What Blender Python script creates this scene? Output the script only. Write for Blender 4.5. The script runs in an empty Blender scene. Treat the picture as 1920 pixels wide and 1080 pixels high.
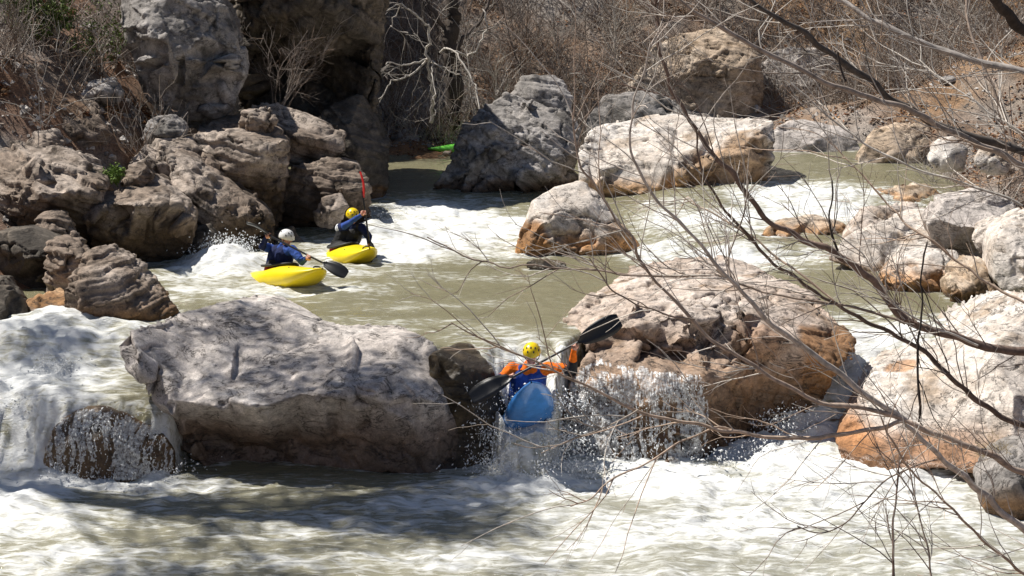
import bpy, bmesh, math, random
import numpy as np
from mathutils import Vector, Matrix
from mathutils.geometry import delaunay_2d_cdt
from mathutils.bvhtree import BVHTree

S = bpy.context.scene
C = S.collection
# ------------------------------------------------------------------ camera
FPX = 3200.0                      # focal length in pixels of a 1920 wide picture
CAM_H = 5.4
PITCH = math.atan(640 / FPX)
cam = bpy.data.cameras.new('camera')
cam.sensor_width = 36.0
cam.lens = 36.0 * FPX / 1920.0
cam.clip_start = 0.1
cam.clip_end = 500
camo = bpy.data.objects.new('camera', cam)
C.objects.link(camo)
camo.location = (0, 0, CAM_H)
camo.rotation_euler = (math.pi / 2 - PITCH, 0, 0)
S.camera = camo
# ------------------------------------------------------------------ light
SUN = np.array([-0.52, 0.21, 0.83]); SUN /= np.linalg.norm(SUN)
world = bpy.data.worlds.new('World'); S.world = world
world.use_nodes = True
wn = world.node_tree
sky = wn.nodes.new('ShaderNodeTexSky')
sky.sky_type = 'NISHITA'; sky.sun_disc = False
sky.sun_elevation = math.asin(SUN[2])
sky.sun_rotation = math.atan2(SUN[0], SUN[1])
sky.altitude = 600; sky.dust_density = 0.6
bg = wn.nodes['Background']
wn.links.new(sky.outputs[0], bg.inputs[0])
bg.inputs[1].default_value = 0.05
sun = bpy.data.lights.new('sun', 'SUN')
sun.energy = 5.0; sun.angle = math.radians(0.55); sun.color = (1.0, 0.955, 0.88)
suno = bpy.data.objects.new('sun', sun); C.objects.link(suno)
suno.rotation_euler = Vector(-SUN).to_track_quat('-Z', 'Y').to_euler()
suno.location = (-20, 20, 40)
S.view_settings.view_transform = 'Standard'
S.view_settings.look = 'None'
S.view_settings.gamma = 1.0
S.view_settings.exposure = 0.36
S.render.engine = 'CYCLES'
S.cycles.max_bounces = 6
S.cycles.diffuse_bounces = 3
S.cycles.glossy_bounces = 3
S.cycles.transmission_bounces = 4
S.cycles.use_denoising = True
S.cycles.sample_clamp_indirect = 6

# ------------------------------------------------------------------ helpers
SP, CP = math.sin(PITCH), math.cos(PITCH)
def P(px, py, Y=None, z=None):
    """the place seen at a spot of the picture, Y metres away or at height z"""
    u = (px - 960) / FPX; v = (540 - py) / FPX
    d = np.array([u, CP + v * SP, -SP + v * CP])
    t = Y / d[1] if Y is not None else (z - CAM_H) / d[2]
    return np.array([0, 0, CAM_H]) + d * t
def mpp(Y):                                   # metres for one picture pixel at depth Y
    return Y / (CP * FPX)

rngT = np.random.default_rng(11)
TAB = rngT.random((64, 64, 64)).astype(np.float32) * 2 - 1
ROT = np.array([[0.36, 0.48, -0.8], [-0.8, 0.6, 0.0], [0.48, 0.64, 0.6]])
def vn(p):
    p = np.asarray(p, dtype=np.float64)
    i = np.floor(p).astype(np.int64)
    f = p - i
    f = f * f * f * (f * (f * 6 - 15) + 10)
    x0, y0, z0 = (i & 63).T; x1, y1, z1 = ((i + 1) & 63).T
    fx, fy, fz = f.T
    a = TAB[x0, y0, z0] * (1 - fx) + TAB[x1, y0, z0] * fx
    b = TAB[x0, y1, z0] * (1 - fx) + TAB[x1, y1, z0] * fx
    c = TAB[x0, y0, z1] * (1 - fx) + TAB[x1, y0, z1] * fx
    d = TAB[x0, y1, z1] * (1 - fx) + TAB[x1, y1, z1] * fx
    return (a * (1 - fy) + b * fy) * (1 - fz) + (c * (1 - fy) + d * fy) * fz
def fbm(p, octs=4, gain=0.5, off=0.0):
    q = np.asarray(p, dtype=np.float64) + off
    s = 0; a = 1.0; n = 0
    for k in range(octs):
        s = s + a * vn(q); n += a
        a *= gain; q = (q @ ROT.T) * 2.03 + 17.3
    return s / n
def sst(a, b, x):
    t = np.clip((x - a) / (b - a), 0, 1)
    return t * t * (3 - 2 * t)
def lerp(a, b, t): return a + (b - a) * t

def mesh_np(name, V, F, smooth=True):
    """F: (n,3) or (n,4) array, or a list of such arrays"""
    me = bpy.data.meshes.new(name)
    Fs = F if isinstance(F, list) else [F]
    V = np.ascontiguousarray(V, dtype=np.float32)
    me.vertices.add(len(V)); me.vertices.foreach_set('co', V.ravel())
    loops = np.concatenate([f.ravel() for f in Fs]).astype(np.int32)
    tot = np.concatenate([np.full(len(f), f.shape[1], dtype=np.int32) for f in Fs])
    st = np.concatenate([[0], np.cumsum(tot)[:-1]]).astype(np.int32)
    me.loops.add(len(loops)); me.loops.foreach_set('vertex_index', loops)
    me.polygons.add(len(tot)); me.polygons.foreach_set('loop_start', st)
    me.polygons.foreach_set('loop_total', tot)
    me.polygons.foreach_set('use_smooth', np.full(len(tot), smooth))
    me.update(calc_edges=True)
    return me
def attr_col(me, col, name='Col'):
    a = me.color_attributes.new(name, 'FLOAT_COLOR', 'POINT')
    c = np.ones((len(me.vertices), 4), dtype=np.float32); c[:, :3] = col
    a.data.foreach_set('color', c.ravel())
def attr_f(me, val, name):
    a = me.attributes.new(name, 'FLOAT', 'POINT')
    a.data.foreach_set('value', np.ascontiguousarray(val, dtype=np.float32))
def link(name, me, mat=None, parent=None):
    o = bpy.data.objects.new(name, me); C.objects.link(o)
    if mat is not None and me is not None: me.materials.append(mat)
    if parent is not None: o.parent = parent
    return o
def tag(o, label=None, cat=None, group=None, kind=None):
    if label: o['label'] = label
    if cat: o['category'] = cat
    if group: o['group'] = group
    if kind: o['kind'] = kind
    return o
def empty(name, loc, label, cat, group=None):
    o = bpy.data.objects.new(name, None); C.objects.link(o)
    o.location = loc; o.empty_display_size = 0.2
    return tag(o, label, cat, group)
def part(name, V, F, mat, root, smooth=True):
    """a mesh given in world coordinates, hung under a thing whose root is an unrotated Empty"""
    V = np.asarray(V) - np.array(root.location)
    return link(name, mesh_np(name, V, F, smooth), mat, root)

# ------------------------------------------------------------------ materials
def new_mat(name):
    m = bpy.data.materials.new(name); m.use_nodes = True
    nt = m.node_tree
    return m, nt, nt.nodes['Principled BSDF']
def N(nt, typ, **kw):
    n = nt.nodes.new(typ)
    for k, v in kw.items(): setattr(n, k, v)
    return n
def noise(nt, scale, detail=4, rough=0.55, vec=None, dist=0.0):
    n = N(nt, 'ShaderNodeTexNoise')
    n.inputs['Scale'].default_value = scale; n.inputs['Detail'].default_value = detail
    n.inputs['Roughness'].default_value = rough; n.inputs['Distortion'].default_value = dist
    if vec is not None: nt.links.new(vec, n.inputs['Vector'])
    return n
def maprange(nt, src, a, b, c, d):
    n = N(nt, 'ShaderNodeMapRange')
    for i, v in enumerate((a, b, c, d)): n.inputs[i + 1].default_value = v
    nt.links.new(src, n.inputs[0]); return n
def math_n(nt, op, a, b):
    n = N(nt, 'ShaderNodeMath', operation=op)
    for i, s in enumerate((a, b)):
        if isinstance(s, (int, float)): n.inputs[i].default_value = s
        else: nt.links.new(s, n.inputs[i])
    return n
def mixcol(nt, fac, a, b, blend='MIX'):
    n = N(nt, 'ShaderNodeMix', data_type='RGBA', blend_type=blend)
    for s, k in ((fac, 0), (a, 6), (b, 7)):
        if isinstance(s, (int, float)): n.inputs[k].default_value = s
        elif isinstance(s, tuple): n.inputs[k].default_value = (*s, 1)
        else: nt.links.new(s, n.inputs[k])
    return n.outputs[2]
def position(nt):
    return N(nt, 'ShaderNodeNewGeometry').outputs['Position']

def rock_material():
    m, nt, b = new_mat('rock')
    pos = position(nt)
    col = N(nt, 'ShaderNodeVertexColor', layer_name='Col').outputs[0]
    wet = N(nt, 'ShaderNodeAttribute', attribute_name='wet').outputs['Fac']
    n1 = noise(nt, 7.0, 6, 0.62, pos); n2 = noise(nt, 38.0, 4, 0.6, pos); n3 = noise(nt, 2.2, 4, 0.6, pos, 0.6)
    f1 = maprange(nt, n1.outputs[0], 0.28, 0.72, 0.56, 1.36)
    f2 = maprange(nt, n2.outputs[0], 0.28, 0.72, 0.70, 1.26)
    f3 = maprange(nt, n3.outputs[0], 0.3, 0.7, 0.84, 1.14)
    f = math_n(nt, 'MULTIPLY', f1.outputs[0], f2.outputs[0])
    f = math_n(nt, 'MULTIPLY', f.outputs[0], f3.outputs[0])
    c = mixcol(nt, 1.0, col, f.outputs[0], 'MULTIPLY')
    # dark lichen freckles
    v = N(nt, 'ShaderNodeTexVoronoi'); v.inputs['Scale'].default_value = 15
    nt.links.new(pos, v.inputs['Vector'])
    vf = maprange(nt, v.outputs[0], 0.10, 0.24, 0.6, 0.0)
    vf2 = math_n(nt, 'MULTIPLY', vf.outputs[0], maprange(nt, n1.outputs[0], 0.48, 0.6, 0, 1).outputs[0])
    c = mixcol(nt, vf2.outputs[0], c, (0.10, 0.095, 0.085))
    mpn = N(nt, 'ShaderNodeMapping'); nt.links.new(pos, mpn.inputs[0]); mpn.inputs['Rotation'].default_value = (.3, .5, .2); mpn.inputs['Scale'].default_value = (1, 1, 2.4)
    n4 = noise(nt, 1.7, 9, 0.66, mpn.outputs[0], 1.2)
    ck = maprange(nt, math_n(nt, 'ABSOLUTE', math_n(nt, 'SUBTRACT', n4.outputs[0], 0.5).outputs[0], 0).outputs[0], 0.0, 0.016, 0.0, 1.0)
    ck = math_n(nt, 'MAXIMUM', ck.outputs[0], maprange(nt, n3.outputs[0], 0.44, 0.56, 0, 1).outputs[0])
    c = mixcol(nt, ck.outputs[0], (0.05, 0.042, 0.036), c)
    nt.links.new(c, b.inputs['Base Color'])
    nt.links.new(maprange(nt, wet, 0, 1, 0.86, 0.24).outputs[0], b.inputs['Roughness'])
    b.inputs['Specular IOR Level'].default_value = 0.4
    bmp = N(nt, 'ShaderNodeBump'); bmp.inputs['Strength'].default_value = 0.7; bmp.inputs['Distance'].default_value = 0.035
    s = math_n(nt, 'MULTIPLY', n2.outputs[0], 0.35)
    s = math_n(nt, 'ADD', s.outputs[0], n1.outputs[0])
    s = math_n(nt, 'ADD', s.outputs[0], math_n(nt, 'MULTIPLY', ck.outputs[0], 0.45).outputs[0])
    nt.links.new(s.outputs[0], bmp.inputs['Height'])
    nt.links.new(bmp.outputs[0], b.inputs['Normal'])
    return m
def ground_material():
    m, nt, b = new_mat('earth')
    pos = position(nt)
    col = N(nt, 'ShaderNodeVertexColor', layer_name='Col').outputs[0]
    n1 = noise(nt, 3.0, 8, 0.7, pos); n2 = noise(nt, 26, 5, 0.7, pos)
    f = math_n(nt, 'MULTIPLY', maprange(nt, n1.outputs[0], 0.3, 0.7, 0.55, 1.4).outputs[0], maprange(nt, n2.outputs[0], 0.3, 0.7, 0.45, 1.5).outputs[0])
    c = mixcol(nt, 1.0, col, f.outputs[0], 'MULTIPLY')
    nt.links.new(c, b.inputs['Base Color']); b.inputs['Roughness'].default_value = 0.95
    bmp = N(nt, 'ShaderNodeBump'); bmp.inputs['Strength'].default_value = 0.9; bmp.inputs['Distance'].default_value = 0.12
    s = math_n(nt, 'ADD', n1.outputs[0], math_n(nt, 'MULTIPLY', n2.outputs[0], 0.4).outputs[0])
    nt.links.new(s.outputs[0], bmp.inputs['Height']); nt.links.new(bmp.outputs[0], b.inputs['Normal'])
    return m
def water_material():
    m, nt, b = new_mat('river_water')
    pos = position(nt)
    foam = N(nt, 'ShaderNodeAttribute', attribute_name='foam').outputs['Fac']
    tint = N(nt, 'ShaderNodeVertexColor', layer_name='Col').outputs[0]
    mp = N(nt, 'ShaderNodeMapping'); nt.links.new(pos, mp.inputs[0]); mp.inputs['Scale'].default_value = (0.36, 1.2, 0.75)
    n1 = noise(nt, 9.0, 7, 0.62, mp.outputs[0], 0.8)
    n2 = noise(nt, 30.0, 5, 0.65, mp.outputs[0], 0.5)
    k = math_n(nt, 'ADD', math_n(nt, 'MULTIPLY', n1.outputs[0], 0.8).outputs[0], math_n(nt, 'MULTIPLY', n2.outputs[0], 0.2).outputs[0])
    k = maprange(nt, k.outputs[0], 0.36, 0.64, -0.42, 0.42)
    s = math_n(nt, 'ADD', foam, k.outputs[0])
    fac = maprange(nt, s.outputs[0], 0.16, 1.05, 0, 1); fac.interpolation_type = 'SMOOTHSTEP'
    fac = math_n(nt, 'MULTIPLY', fac.outputs[0], maprange(nt, foam, 0.0, 0.16, 0, 1).outputs[0])
    c = mixcol(nt, fac.outputs[0], tint, (0.80, 0.81, 0.80))
    nt.links.new(c, b.inputs['Base Color'])
    nt.links.new(maprange(nt, fac.outputs[0], 0, 0.6, 0.09, 0.75).outputs[0], b.inputs['Roughness'])
    b.inputs['IOR'].default_value = 1.33
    bmp = N(nt, 'ShaderNodeBump'); bmp.inputs['Strength'].default_value = 0.7; bmp.inputs['Distance'].default_value = 0.05
    h = math_n(nt, 'ADD', n1.outputs[0], math_n(nt, 'MULTIPLY', n2.outputs[0], 0.45).outputs[0])
    nt.links.new(h.outputs[0], bmp.inputs['Height']); nt.links.new(bmp.outputs[0], b.inputs['Normal'])
    return m
def vcol_material(name, rough=0.85, nscale=20, lo=0.7, hi=1.25, spec=0.3, trans=0.0):
    m, nt, b = new_mat(name)
    col = N(nt, 'ShaderNodeVertexColor', layer_name='Col').outputs[0]
    n = noise(nt, nscale, 4, 0.6, position(nt))
    f = maprange(nt, n.outputs[0], 0.3, 0.7, lo, hi)
    nt.links.new(mixcol(nt, 1.0, col, f.outputs[0], 'MULTIPLY'), b.inputs['Base Color'])
    b.inputs['Roughness'].default_value = rough
    b.inputs['Specular IOR Level'].default_value = spec
    return m
def plain(name, col, rough=0.5, var=0.12, nscale=18, spec=0.5, bump=0.0, coat=0.0):
    m, nt, b = new_mat(name)
    tc = N(nt, 'ShaderNodeTexCoord').outputs['Object']
    n = noise(nt, nscale, 4, 0.6, tc)
    f = maprange(nt, n.outputs[0], 0.3, 0.7, 1 - var, 1 + var)
    nt.links.new(mixcol(nt, 1.0, tuple(col), f.outputs[0], 'MULTIPLY'), b.inputs['Base Color'])
    b.inputs['Roughness'].default_value = rough; b.inputs['Specular IOR Level'].default_value = spec
    b.inputs['Coat Weight'].default_value = coat
    if bump:
        bm = N(nt, 'ShaderNodeBump'); bm.inputs['Strength'].default_value = bump; bm.inputs['Distance'].default_value = 0.02
        nt.links.new(n.outputs[0], bm.inputs['Height']); nt.links.new(bm.outputs[0], b.inputs['Normal'])
    return m
M_ROCK = rock_material(); M_GROUND = ground_material(); M_WATER = water_material()
M_BARK = vcol_material('bark', 0.9, 30, 0.6, 1.35)
M_LEAF = vcol_material('dead_leaf', 0.7, 12, 0.8, 1.2)
M_SPRAY = plain('spray', (0.9, 0.92, 0.93), 0.35, 0.03)
def film_material():
    m, nt, b = new_mat('water_film')
    b.inputs['Base Color'].default_value = (.85, .87, .88, 1); b.inputs['Roughness'].default_value = .3
    n = noise(nt, 22, 4, .6, position(nt)); nt.links.new(maprange(nt, n.outputs[0], .35, .65, .12, .78).outputs[0], b.inputs['Alpha'])
    return m
M_FILM = film_material()
YELLOW = plain('yellow_plastic', (0.86, 0.66, 0.012), 0.33, 0.07, 6, 0.5)
BLUE = plain('blue_plastic', (0.045, 0.22, 0.60), 0.22, 0.22, 6, 0.6, coat=0.8)
GREEN = plain('green_plastic', (0.20, 0.80, 0.08), 0.4, 0.06, 6)
BLACK = plain('black_carbon', (0.015, 0.015, 0.017), 0.4, 0.2, 30)
RED = plain('red_plastic', (0.55, 0.02, 0.02), 0.4, 0.1, 9)
SKIN = plain('skin', (0.60, 0.30, 0.21), 0.55, 0.06, 25)
ORANGE_C = plain('orange_cloth', (0.85, 0.17, 0.01), 0.8, 0.18, 22, 0.2, 0.6)
NAVY_C = plain('navy_cloth', (0.012, 0.02, 0.075), 0.8, 0.25, 22, 0.2, 0.6)
BLUE_C = plain('blue_cloth', (0.03, 0.075, 0.30), 0.8, 0.25, 22, 0.2, 0.6)
REDC = plain('red_cloth', (0.42, 0.025, 0.03), 0.8, 0.2, 22, 0.2, 0.5)
BLACKC = plain('black_neoprene', (0.016, 0.016, 0.018), 0.7, 0.25, 22, 0.3, 0.5)
WHITEC = plain('white_cloth', (0.75, 0.76, 0.78), 0.8, 0.08, 22, 0.2, 0.4)
HELM_Y = plain('yellow_helmet', (0.88, 0.62, 0.01), 0.3, 0.05, 9)
HELM_W = plain('white_helmet', (0.82, 0.82, 0.80), 0.3, 0.04, 9)
DARK = plain('dark_rubber', (0.02, 0.02, 0.02), 0.6, 0.1, 20)

# ------------------------------------------------------------------ the ground
LY = [0, 16.5, 20, 23.6, 24.6, 26.5, 28.7, 30.8, 32.0, 34.5, 36.5, 41.8, 43.0, 60]
LX = [-9, -9.0, -8.8, -8.4, -7.4, -7.0, -6.8, -6.0, -5.2, -5.2, -6.2, -6.0, -3.5, -1]
RY = [0, 16.5, 20, 22.4, 25, 28, 30, 33, 38, 41.5, 43.5, 60]
RX = [9, 9, 8.8, 8.2, 7.3, 7.0, 6.8, 7.2, 7.9, 8.2, 4.5, 3.0]
def terrain(x, y):
    x = np.asarray(x, float); y = np.asarray(y, float)
    p = np.stack([x, y, x * 0], -1)
    dl = np.interp(y, LY, LX) - x
    dr = x - np.interp(y, RY, RX)
    zl = -0.7 + dl * 0.55 + np.clip(dl, 0, 3) * 0.25 + sst(0, 2.5, dl) * np.clip(y - 29, 0, 40) * 0.30
    zr = -0.6 + np.clip(dr, -3, 2) * 0.45 + np.clip(dr - 2, 0, 30) * 0.30 + np.clip(y - 30, 0, 40) * 0.02
    zb = -0.9 + (y - 43.0) * 0.60 + np.clip(y - 47, 0, 30) * 0.14
    mud = np.minimum(-0.9 + (y - 41.3) * 1.1, 0.28) * sst(0.6, -0.6, x) - 2.0 * sst(-0.6, 0.6, x)
    zn = -1.7 + (16.6 - y) * 0.36
    bed = np.where(y > 23, -1.2, -2.2)
    z = np.maximum.reduce([np.minimum(zl, 16), np.minimum(zr, 14), np.minimum(zb, 26), mud, np.minimum(zn, 3.8), bed + x * 0])
    z = z + 0.32 * fbm(p * 0.45, 3) + 0.14 * fbm(p * 1.7, 3, off=40)
    return z
def build_ground():
    xs = np.concatenate([np.arange(-60, -14, 2.0), np.arange(-14, 17, 0.16), np.arange(17, 62, 2.0)])
    ys = np.concatenate([np.arange(-12, 16, 1.0), np.arange(16, 27, 0.3), np.arange(27, 58, 0.16), np.arange(58, 92, 2.0)])
    X, Y = np.meshgrid(xs, ys)
    Z = terrain(X.ravel(), Y.ravel())
    V = np.stack([X.ravel(), Y.ravel(), Z], -1)
    V[:, 2] += 0.05 * fbm(V * 4.0, 3, off=7) * (V[:, 1] > 20)
    nx, ny = len(xs), len(ys)
    i = np.arange(nx * ny).reshape(ny, nx)
    F = np.stack([i[:-1, :-1], i[:-1, 1:], i[1:, 1:], i[1:, :-1]], -1).reshape(-1, 4)
    me = mesh_np('ground', V, F)
    a = sst(-0.25, 0.3, fbm(V * 0.5, 3, off=3)); b = sst(0.05, 0.4, fbm(V * 1.3, 3, off=9))
    rub = np.array([0.36, 0.315, 0.28]); lit = np.array([0.25, 0.155, 0.095]); pale = np.array([0.30, 0.26, 0.22])
    tan = np.array([0.36, 0.21, 0.10])
    col = lerp(rub, lit, a[:, None]); col = lerp(col, pale, b[:, None] * 0.7)
    lb = sst(-4.5, -6, V[:, 0]) * sst(40, 37, V[:, 1]) * sst(-.35, .15, fbm(V * .7, 3, off=51))
    col = lerp(col, np.array([.24, .115, .055]), lb[:, None] * .8)
    right = sst(5, 11, V[:, 0]) * sst(41, 44, V[:, 1]) * sst(-0.3, 0.25, fbm(V * 0.35, 3, off=21))
    col = lerp(col, tan, right[:, None] * 0.9)
    mud = np.exp(-(((V[:, 0] + 2.2) / 2.2) ** 2)) * sst(40.5, 41.5, V[:, 1]) * (1 - sst(43.6, 44.6, V[:, 1]))
    col = lerp(col, np.array([0.30, 0.16, 0.075]), mud[:, None])
    attr_col(me, col)
    o = link('ground', me, M_GROUND); o['kind'] = 'structure'
build_ground()

# ------------------------------------------------------------------ the river
LOW = -1.35
#  x      a    l1    w1   l2     w2
COLS = [(-9, .4, 24.2, 1.5, 22.3, 1.5), (-6.3, .4, 24.2, 1.5, 22.3, 1.5), (-5.7, .45, 24.3, 2.0, 21.95, .8), (-4.5, .45, 24.3, 2.0, 21.95, .8),
        (-4.0, 0, 25, 1, 24.7, .8), (-3.0, 0, 25, 1, 24.7, .8), (-1.4, 0, 24, 1, 23.5, .7), (-.36, .3, 23.4, 1.2, 22.5, .8), (-.08, .88, 23.6, 1.6, 21.5, .5), (.44, .88, 23.6, 1.6, 21.5, .5),
        (.66, 0, 23.5, 1, 22.7, .7), (.92, 0, 24, 1, 23.7, .6), (1.25, 0, 25, 1, 24.4, .6), (2.4, 0, 25, 1, 24.4, .6), (3.3, 0, 25, 1, 24.3, 1.0), (3.9, .3, 26.2, 2, 24.9, 2.4), (5.4, .3, 26.2, 2, 24.9, 2.4), (6.5, 0, 25, 1, 24, 2), (9, 0, 25, 1, 24, 2)]
COLX, CA, CL1, CW1, CL2, CW2 = (list(c) for c in zip(*COLS))
def s5(t):
    t = np.clip(t, 0, 1); return t * t * t * (t * (t * 6 - 15) + 10)
def level(x, y):
    g = lambda c: np.interp(x, COLX, c)
    a = g(CA)
    z = -a * s5((g(CL1) - y) / g(CW1)) - (-LOW - a) * s5((g(CL2) - y) / g(CW2))
    r = sst(1.6, 4.0, x)
    z = z + (1 - r) * 0.22 * sst(30.5, 36, y) + r * (0.22 * sst(29.3, 30.3, y) + 0.28 * sst(33.0, 34.6, y) + 0.1 * sst(35, 41, y))
    return z
# (px, py, half width px, half height px, strength, height of the water there)
FOAM = [(820, 432, 150, 36, .95, 0), (930, 445, 80, 34, .9, 0), (720, 470, 110, 24, .85, 0), (700, 430, 60, 30, .7, 0),
        (430, 500, 105, 26, 1.0, 0), (540, 545, 150, 16, .75, 0), (360, 545, 60, 22, .55, 0), (620, 505, 120, 14, .5, 0),
        (650, 605, 200, 10, .35, 0), (790, 575, 160, 9, .3, 0), (890, 620, 90, 14, .35, 0), (800, 520, 200, 9, .28, 0),
        (1500, 365, 130, 26, .9, .5), (1600, 380, 60, 22, .8, .5), (1370, 404, 110, 14, 1, .3), (1320, 432, 130, 20, .55, .2),
        (1380, 486, 140, 14, 1, .05), (1230, 478, 70, 16, .75, 0), (1250, 410, 50, 20, .7, .2), (1560, 487, 70, 10, .7, 0),
        (1640, 605, 60, 26, .45, -.1), (1640, 680, 110, 30, 1, -.5), (1560, 750, 90, 40, 1.1, -.9), (1480, 800, 90, 36, 1.1, -1.2), (1420, 850, 120, 30, 1.1, LOW),
        (920, 648, 46, 18, .5, 0), (1000, 700, 60, 16, .5, 0), (1130, 665, 50, 26, .55, 0),
        (100, 665, 150, 44, 1.15, -.25), (30, 760, 95, 100, 1.25, -.7), (200, 650, 60, 20, .9, -.1), (60, 880, 95, 80, 1.2, -1.2), (310, 800, 24, 60, .8, -.8),
        (1000, 880, 120, 60, 1.15, LOW), (1000, 915, 190, 26, 1.0, LOW), (1250, 900, 180, 44, 1.0, LOW), (1500, 880, 210, 60, 1.0, LOW), (1650, 920, 150, 50, 1.0, LOW),
        (1400, 990, 300, 50, .82, LOW), (1150, 1000, 220, 50, .75, LOW), (620, 985, 260, 20, .55, LOW), (800, 1050, 260, 26, .62, LOW), (480, 1010, 120, 8, .5, LOW), (250, 985, 120, 8, .45, LOW), (850, 950, 140, 22, .7, LOW),
        (230, 905, 190, 18, .95, LOW), (60, 985, 150, 28, .8, LOW), (360, 930, 120, 10, .55, LOW), (120, 1050, 170, 30, .72, LOW), (330, 1060, 120, 18, .5, LOW), (560, 1060, 160, 16, .55, LOW), (1620, 1040, 130, 22, .6, LOW), (1800, 985, 130, 20, .5, LOW)]
def foam_density(x, y):
    d = 0.07 + (1 - sst(20.8, 21.8, y)) * (0.14 + 0.26 * sst(-2.0, 2.5, x))
    d = np.full_like(x, 0.0) + d
    for px, py, hw, hh, s, z in FOAM:
        c = P(px, py, z=z); a = P(px - hw, py, z=z); n_ = P(px, py + hh, z=z); f_ = P(px, py - hh, z=z)
        rx = abs(c[0] - a[0]); ry = max(abs(f_[1] - n_[1]) / 2, 0.12)
        e = ((x - c[0]) / rx) ** 2 + ((y - c[1]) / ry) ** 2
        d = np.maximum(d, s * np.exp(-0.5 * e ** 1.3))
    return d
def build_water():
    xs = np.arange(-9.2, 9.4, 0.042)
    ys = np.concatenate([np.arange(15.4, 19.5, 0.045), np.arange(19.5, 23.2, 0.02), np.arange(23.2, 32, 0.045), np.arange(32, 44.2, 0.07)])
    X, Y = np.meshgrid(xs, ys)
    x = X.ravel(); y = Y.ravel()
    # eddies bend the streaks
    wx = x + 0.35 * fbm(np.stack([x * .5, y * .8, x * 0], -1), 2, off=5); wy = y + 0.25 * fbm(np.stack([x * .5, y * .8, x * 0 + 9], -1), 2, off=8)
    z = level(x, y)
    slope = np.abs(np.gradient(z.reshape(X.shape), ys, axis=0).ravel())
    st = sst(0.15, 0.9, slope)
    d = foam_density(wx, wy)
    p = np.stack([wx * 0.55, wy * 1.9, z * 0.9], -1)
    n1 = fbm(p * 1.25, 5, 0.58, off=31); n2 = fbm(p * 4.0, 3, 0.6, off=61)
    foam = d + n1 * (0.55 * np.clip(d * 2.0, 0.12, 0.8)) + n2 * 0.22 * np.clip(d * 1.6, 0.05, 1)
    stk = fbm(np.stack([x * 8 + .6 * n1, y * .5, z * 1.1], -1), 4, .6, off=19)
    sf = sst(.12, .5, slope)
    stk = stk * st + (1 - st) * fbm(np.stack([x * 3.2 + .5 * n1, y * .75, z * .5], -1), 5, .62, off=23)
    foam = foam + (np.clip(.50 + .25 * np.clip(d - .6, 0, .6) + .95 * stk, .05, 1.1) * np.clip(d + .35, 0, 1.2) - foam) * (sf * .85)
    # a collar of froth where the water laps a rock
    gx = ((x + 9.2) / .05).astype(int); gy = ((y - 15.4) / .05).astype(int)
    G = np.zeros((gx.max() + 3, gy.max() + 3))
    for Vr, _ in ROCKS.values():
        k = (np.abs(Vr[:, 2] - level(Vr[:, 0], Vr[:, 1])) < .10) & (np.abs(Vr[:, 0]) < 9) & (Vr[:, 1] > 15.6) & (Vr[:, 1] < 44)
        G[((Vr[k, 0] + 9.2) / .05).astype(int), ((Vr[k, 1] - 15.4) / .05).astype(int)] = 1
    for _ in range(5):
        G[1:-1, 1:-1] = (G[:-2, 1:-1] + G[2:, 1:-1] + G[1:-1, :-2] + G[1:-1, 2:] + 2 * G[1:-1, 1:-1]) / 6
    colr = np.clip(G[gx, gy] * 2.2, 0, 1)
    foam = np.maximum(foam, colr * (.22 + .55 * np.sqrt(np.clip(d, 0, 1))) + n2 * .3 * colr)
    foam = np.clip(foam, 0, 1.2)
    turb = np.clip(d, 0, 1)
    q = np.stack([wx, wy * 1.3, z], -1)
    big = fbm(q * 1.15, 3, off=71); mid = fbm(q * 3.6, 4, 0.55, off=12); rid = 1 - np.abs(fbm(q * 2.1, 3, off=99)) * 2
    h = turb * (0.16 * big + 0.075 * mid + 0.05 * rid) + 0.03 * fbm(np.stack([wx * .8, wy * 2.2, x * 0], -1), 3, off=44) + 0.010 * fbm(q * 5, 3, off=2)
    h += 0.02 * n2 * np.clip(foam, 0, 1)
    # standing waves
    def bump(px, py, rx, ry, a, zz=0):
        c = P(px, py, z=zz)
        return a * np.exp(-((x - c[0]) / rx) ** 2 - ((y - c[1]) / ry) ** 2)
    h = h + bump(425, 500, .55, .55, .30) + bump(700, 440, .5, .5, .14) + bump(1000, 905, .5, .35, .12, LOW) + bump(110, 640, .8, .7, .15, -.2)
    z = z + h * (1 - 0.55 * st)
    y2 = y - st * 0.17 * fbm(np.stack([x * 7, y * 0.5, z * 1.0], -1), 4, .6, off=77)
    V = np.stack([x, y2, z], -1)
    nx, ny = len(xs), len(ys)
    i = np.arange(nx * ny).reshape(ny, nx)
    F = np.stack([i[:-1, :-1], i[:-1, 1:], i[1:, 1:], i[1:, :-1]], -1).reshape(-1, 4)
    # leave out what the banks cover
    T = terrain(x, y)
    keep = (T < z + 0.6)
    F = F[keep[F].any(1)]
    me = mesh_np('river', V, F)
    attr_f(me, foam, 'foam')
    olive = np.array([0.215, 0.198, 0.118]); cream = np.array([0.42, 0.40, 0.29])
    col = lerp(olive, cream, (np.clip(d, 0, 1) * 0.8)[:, None])
    col = lerp(col, np.array([.36, .355, .30]), ((.25 + .45 * sst(-2.5, 2, x)) * (1 - sst(20.6, 21.6, y)))[:, None])
    attr_col(me, col)
    o = link('river', me, M_WATER); o['kind'] = 'structure'

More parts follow.
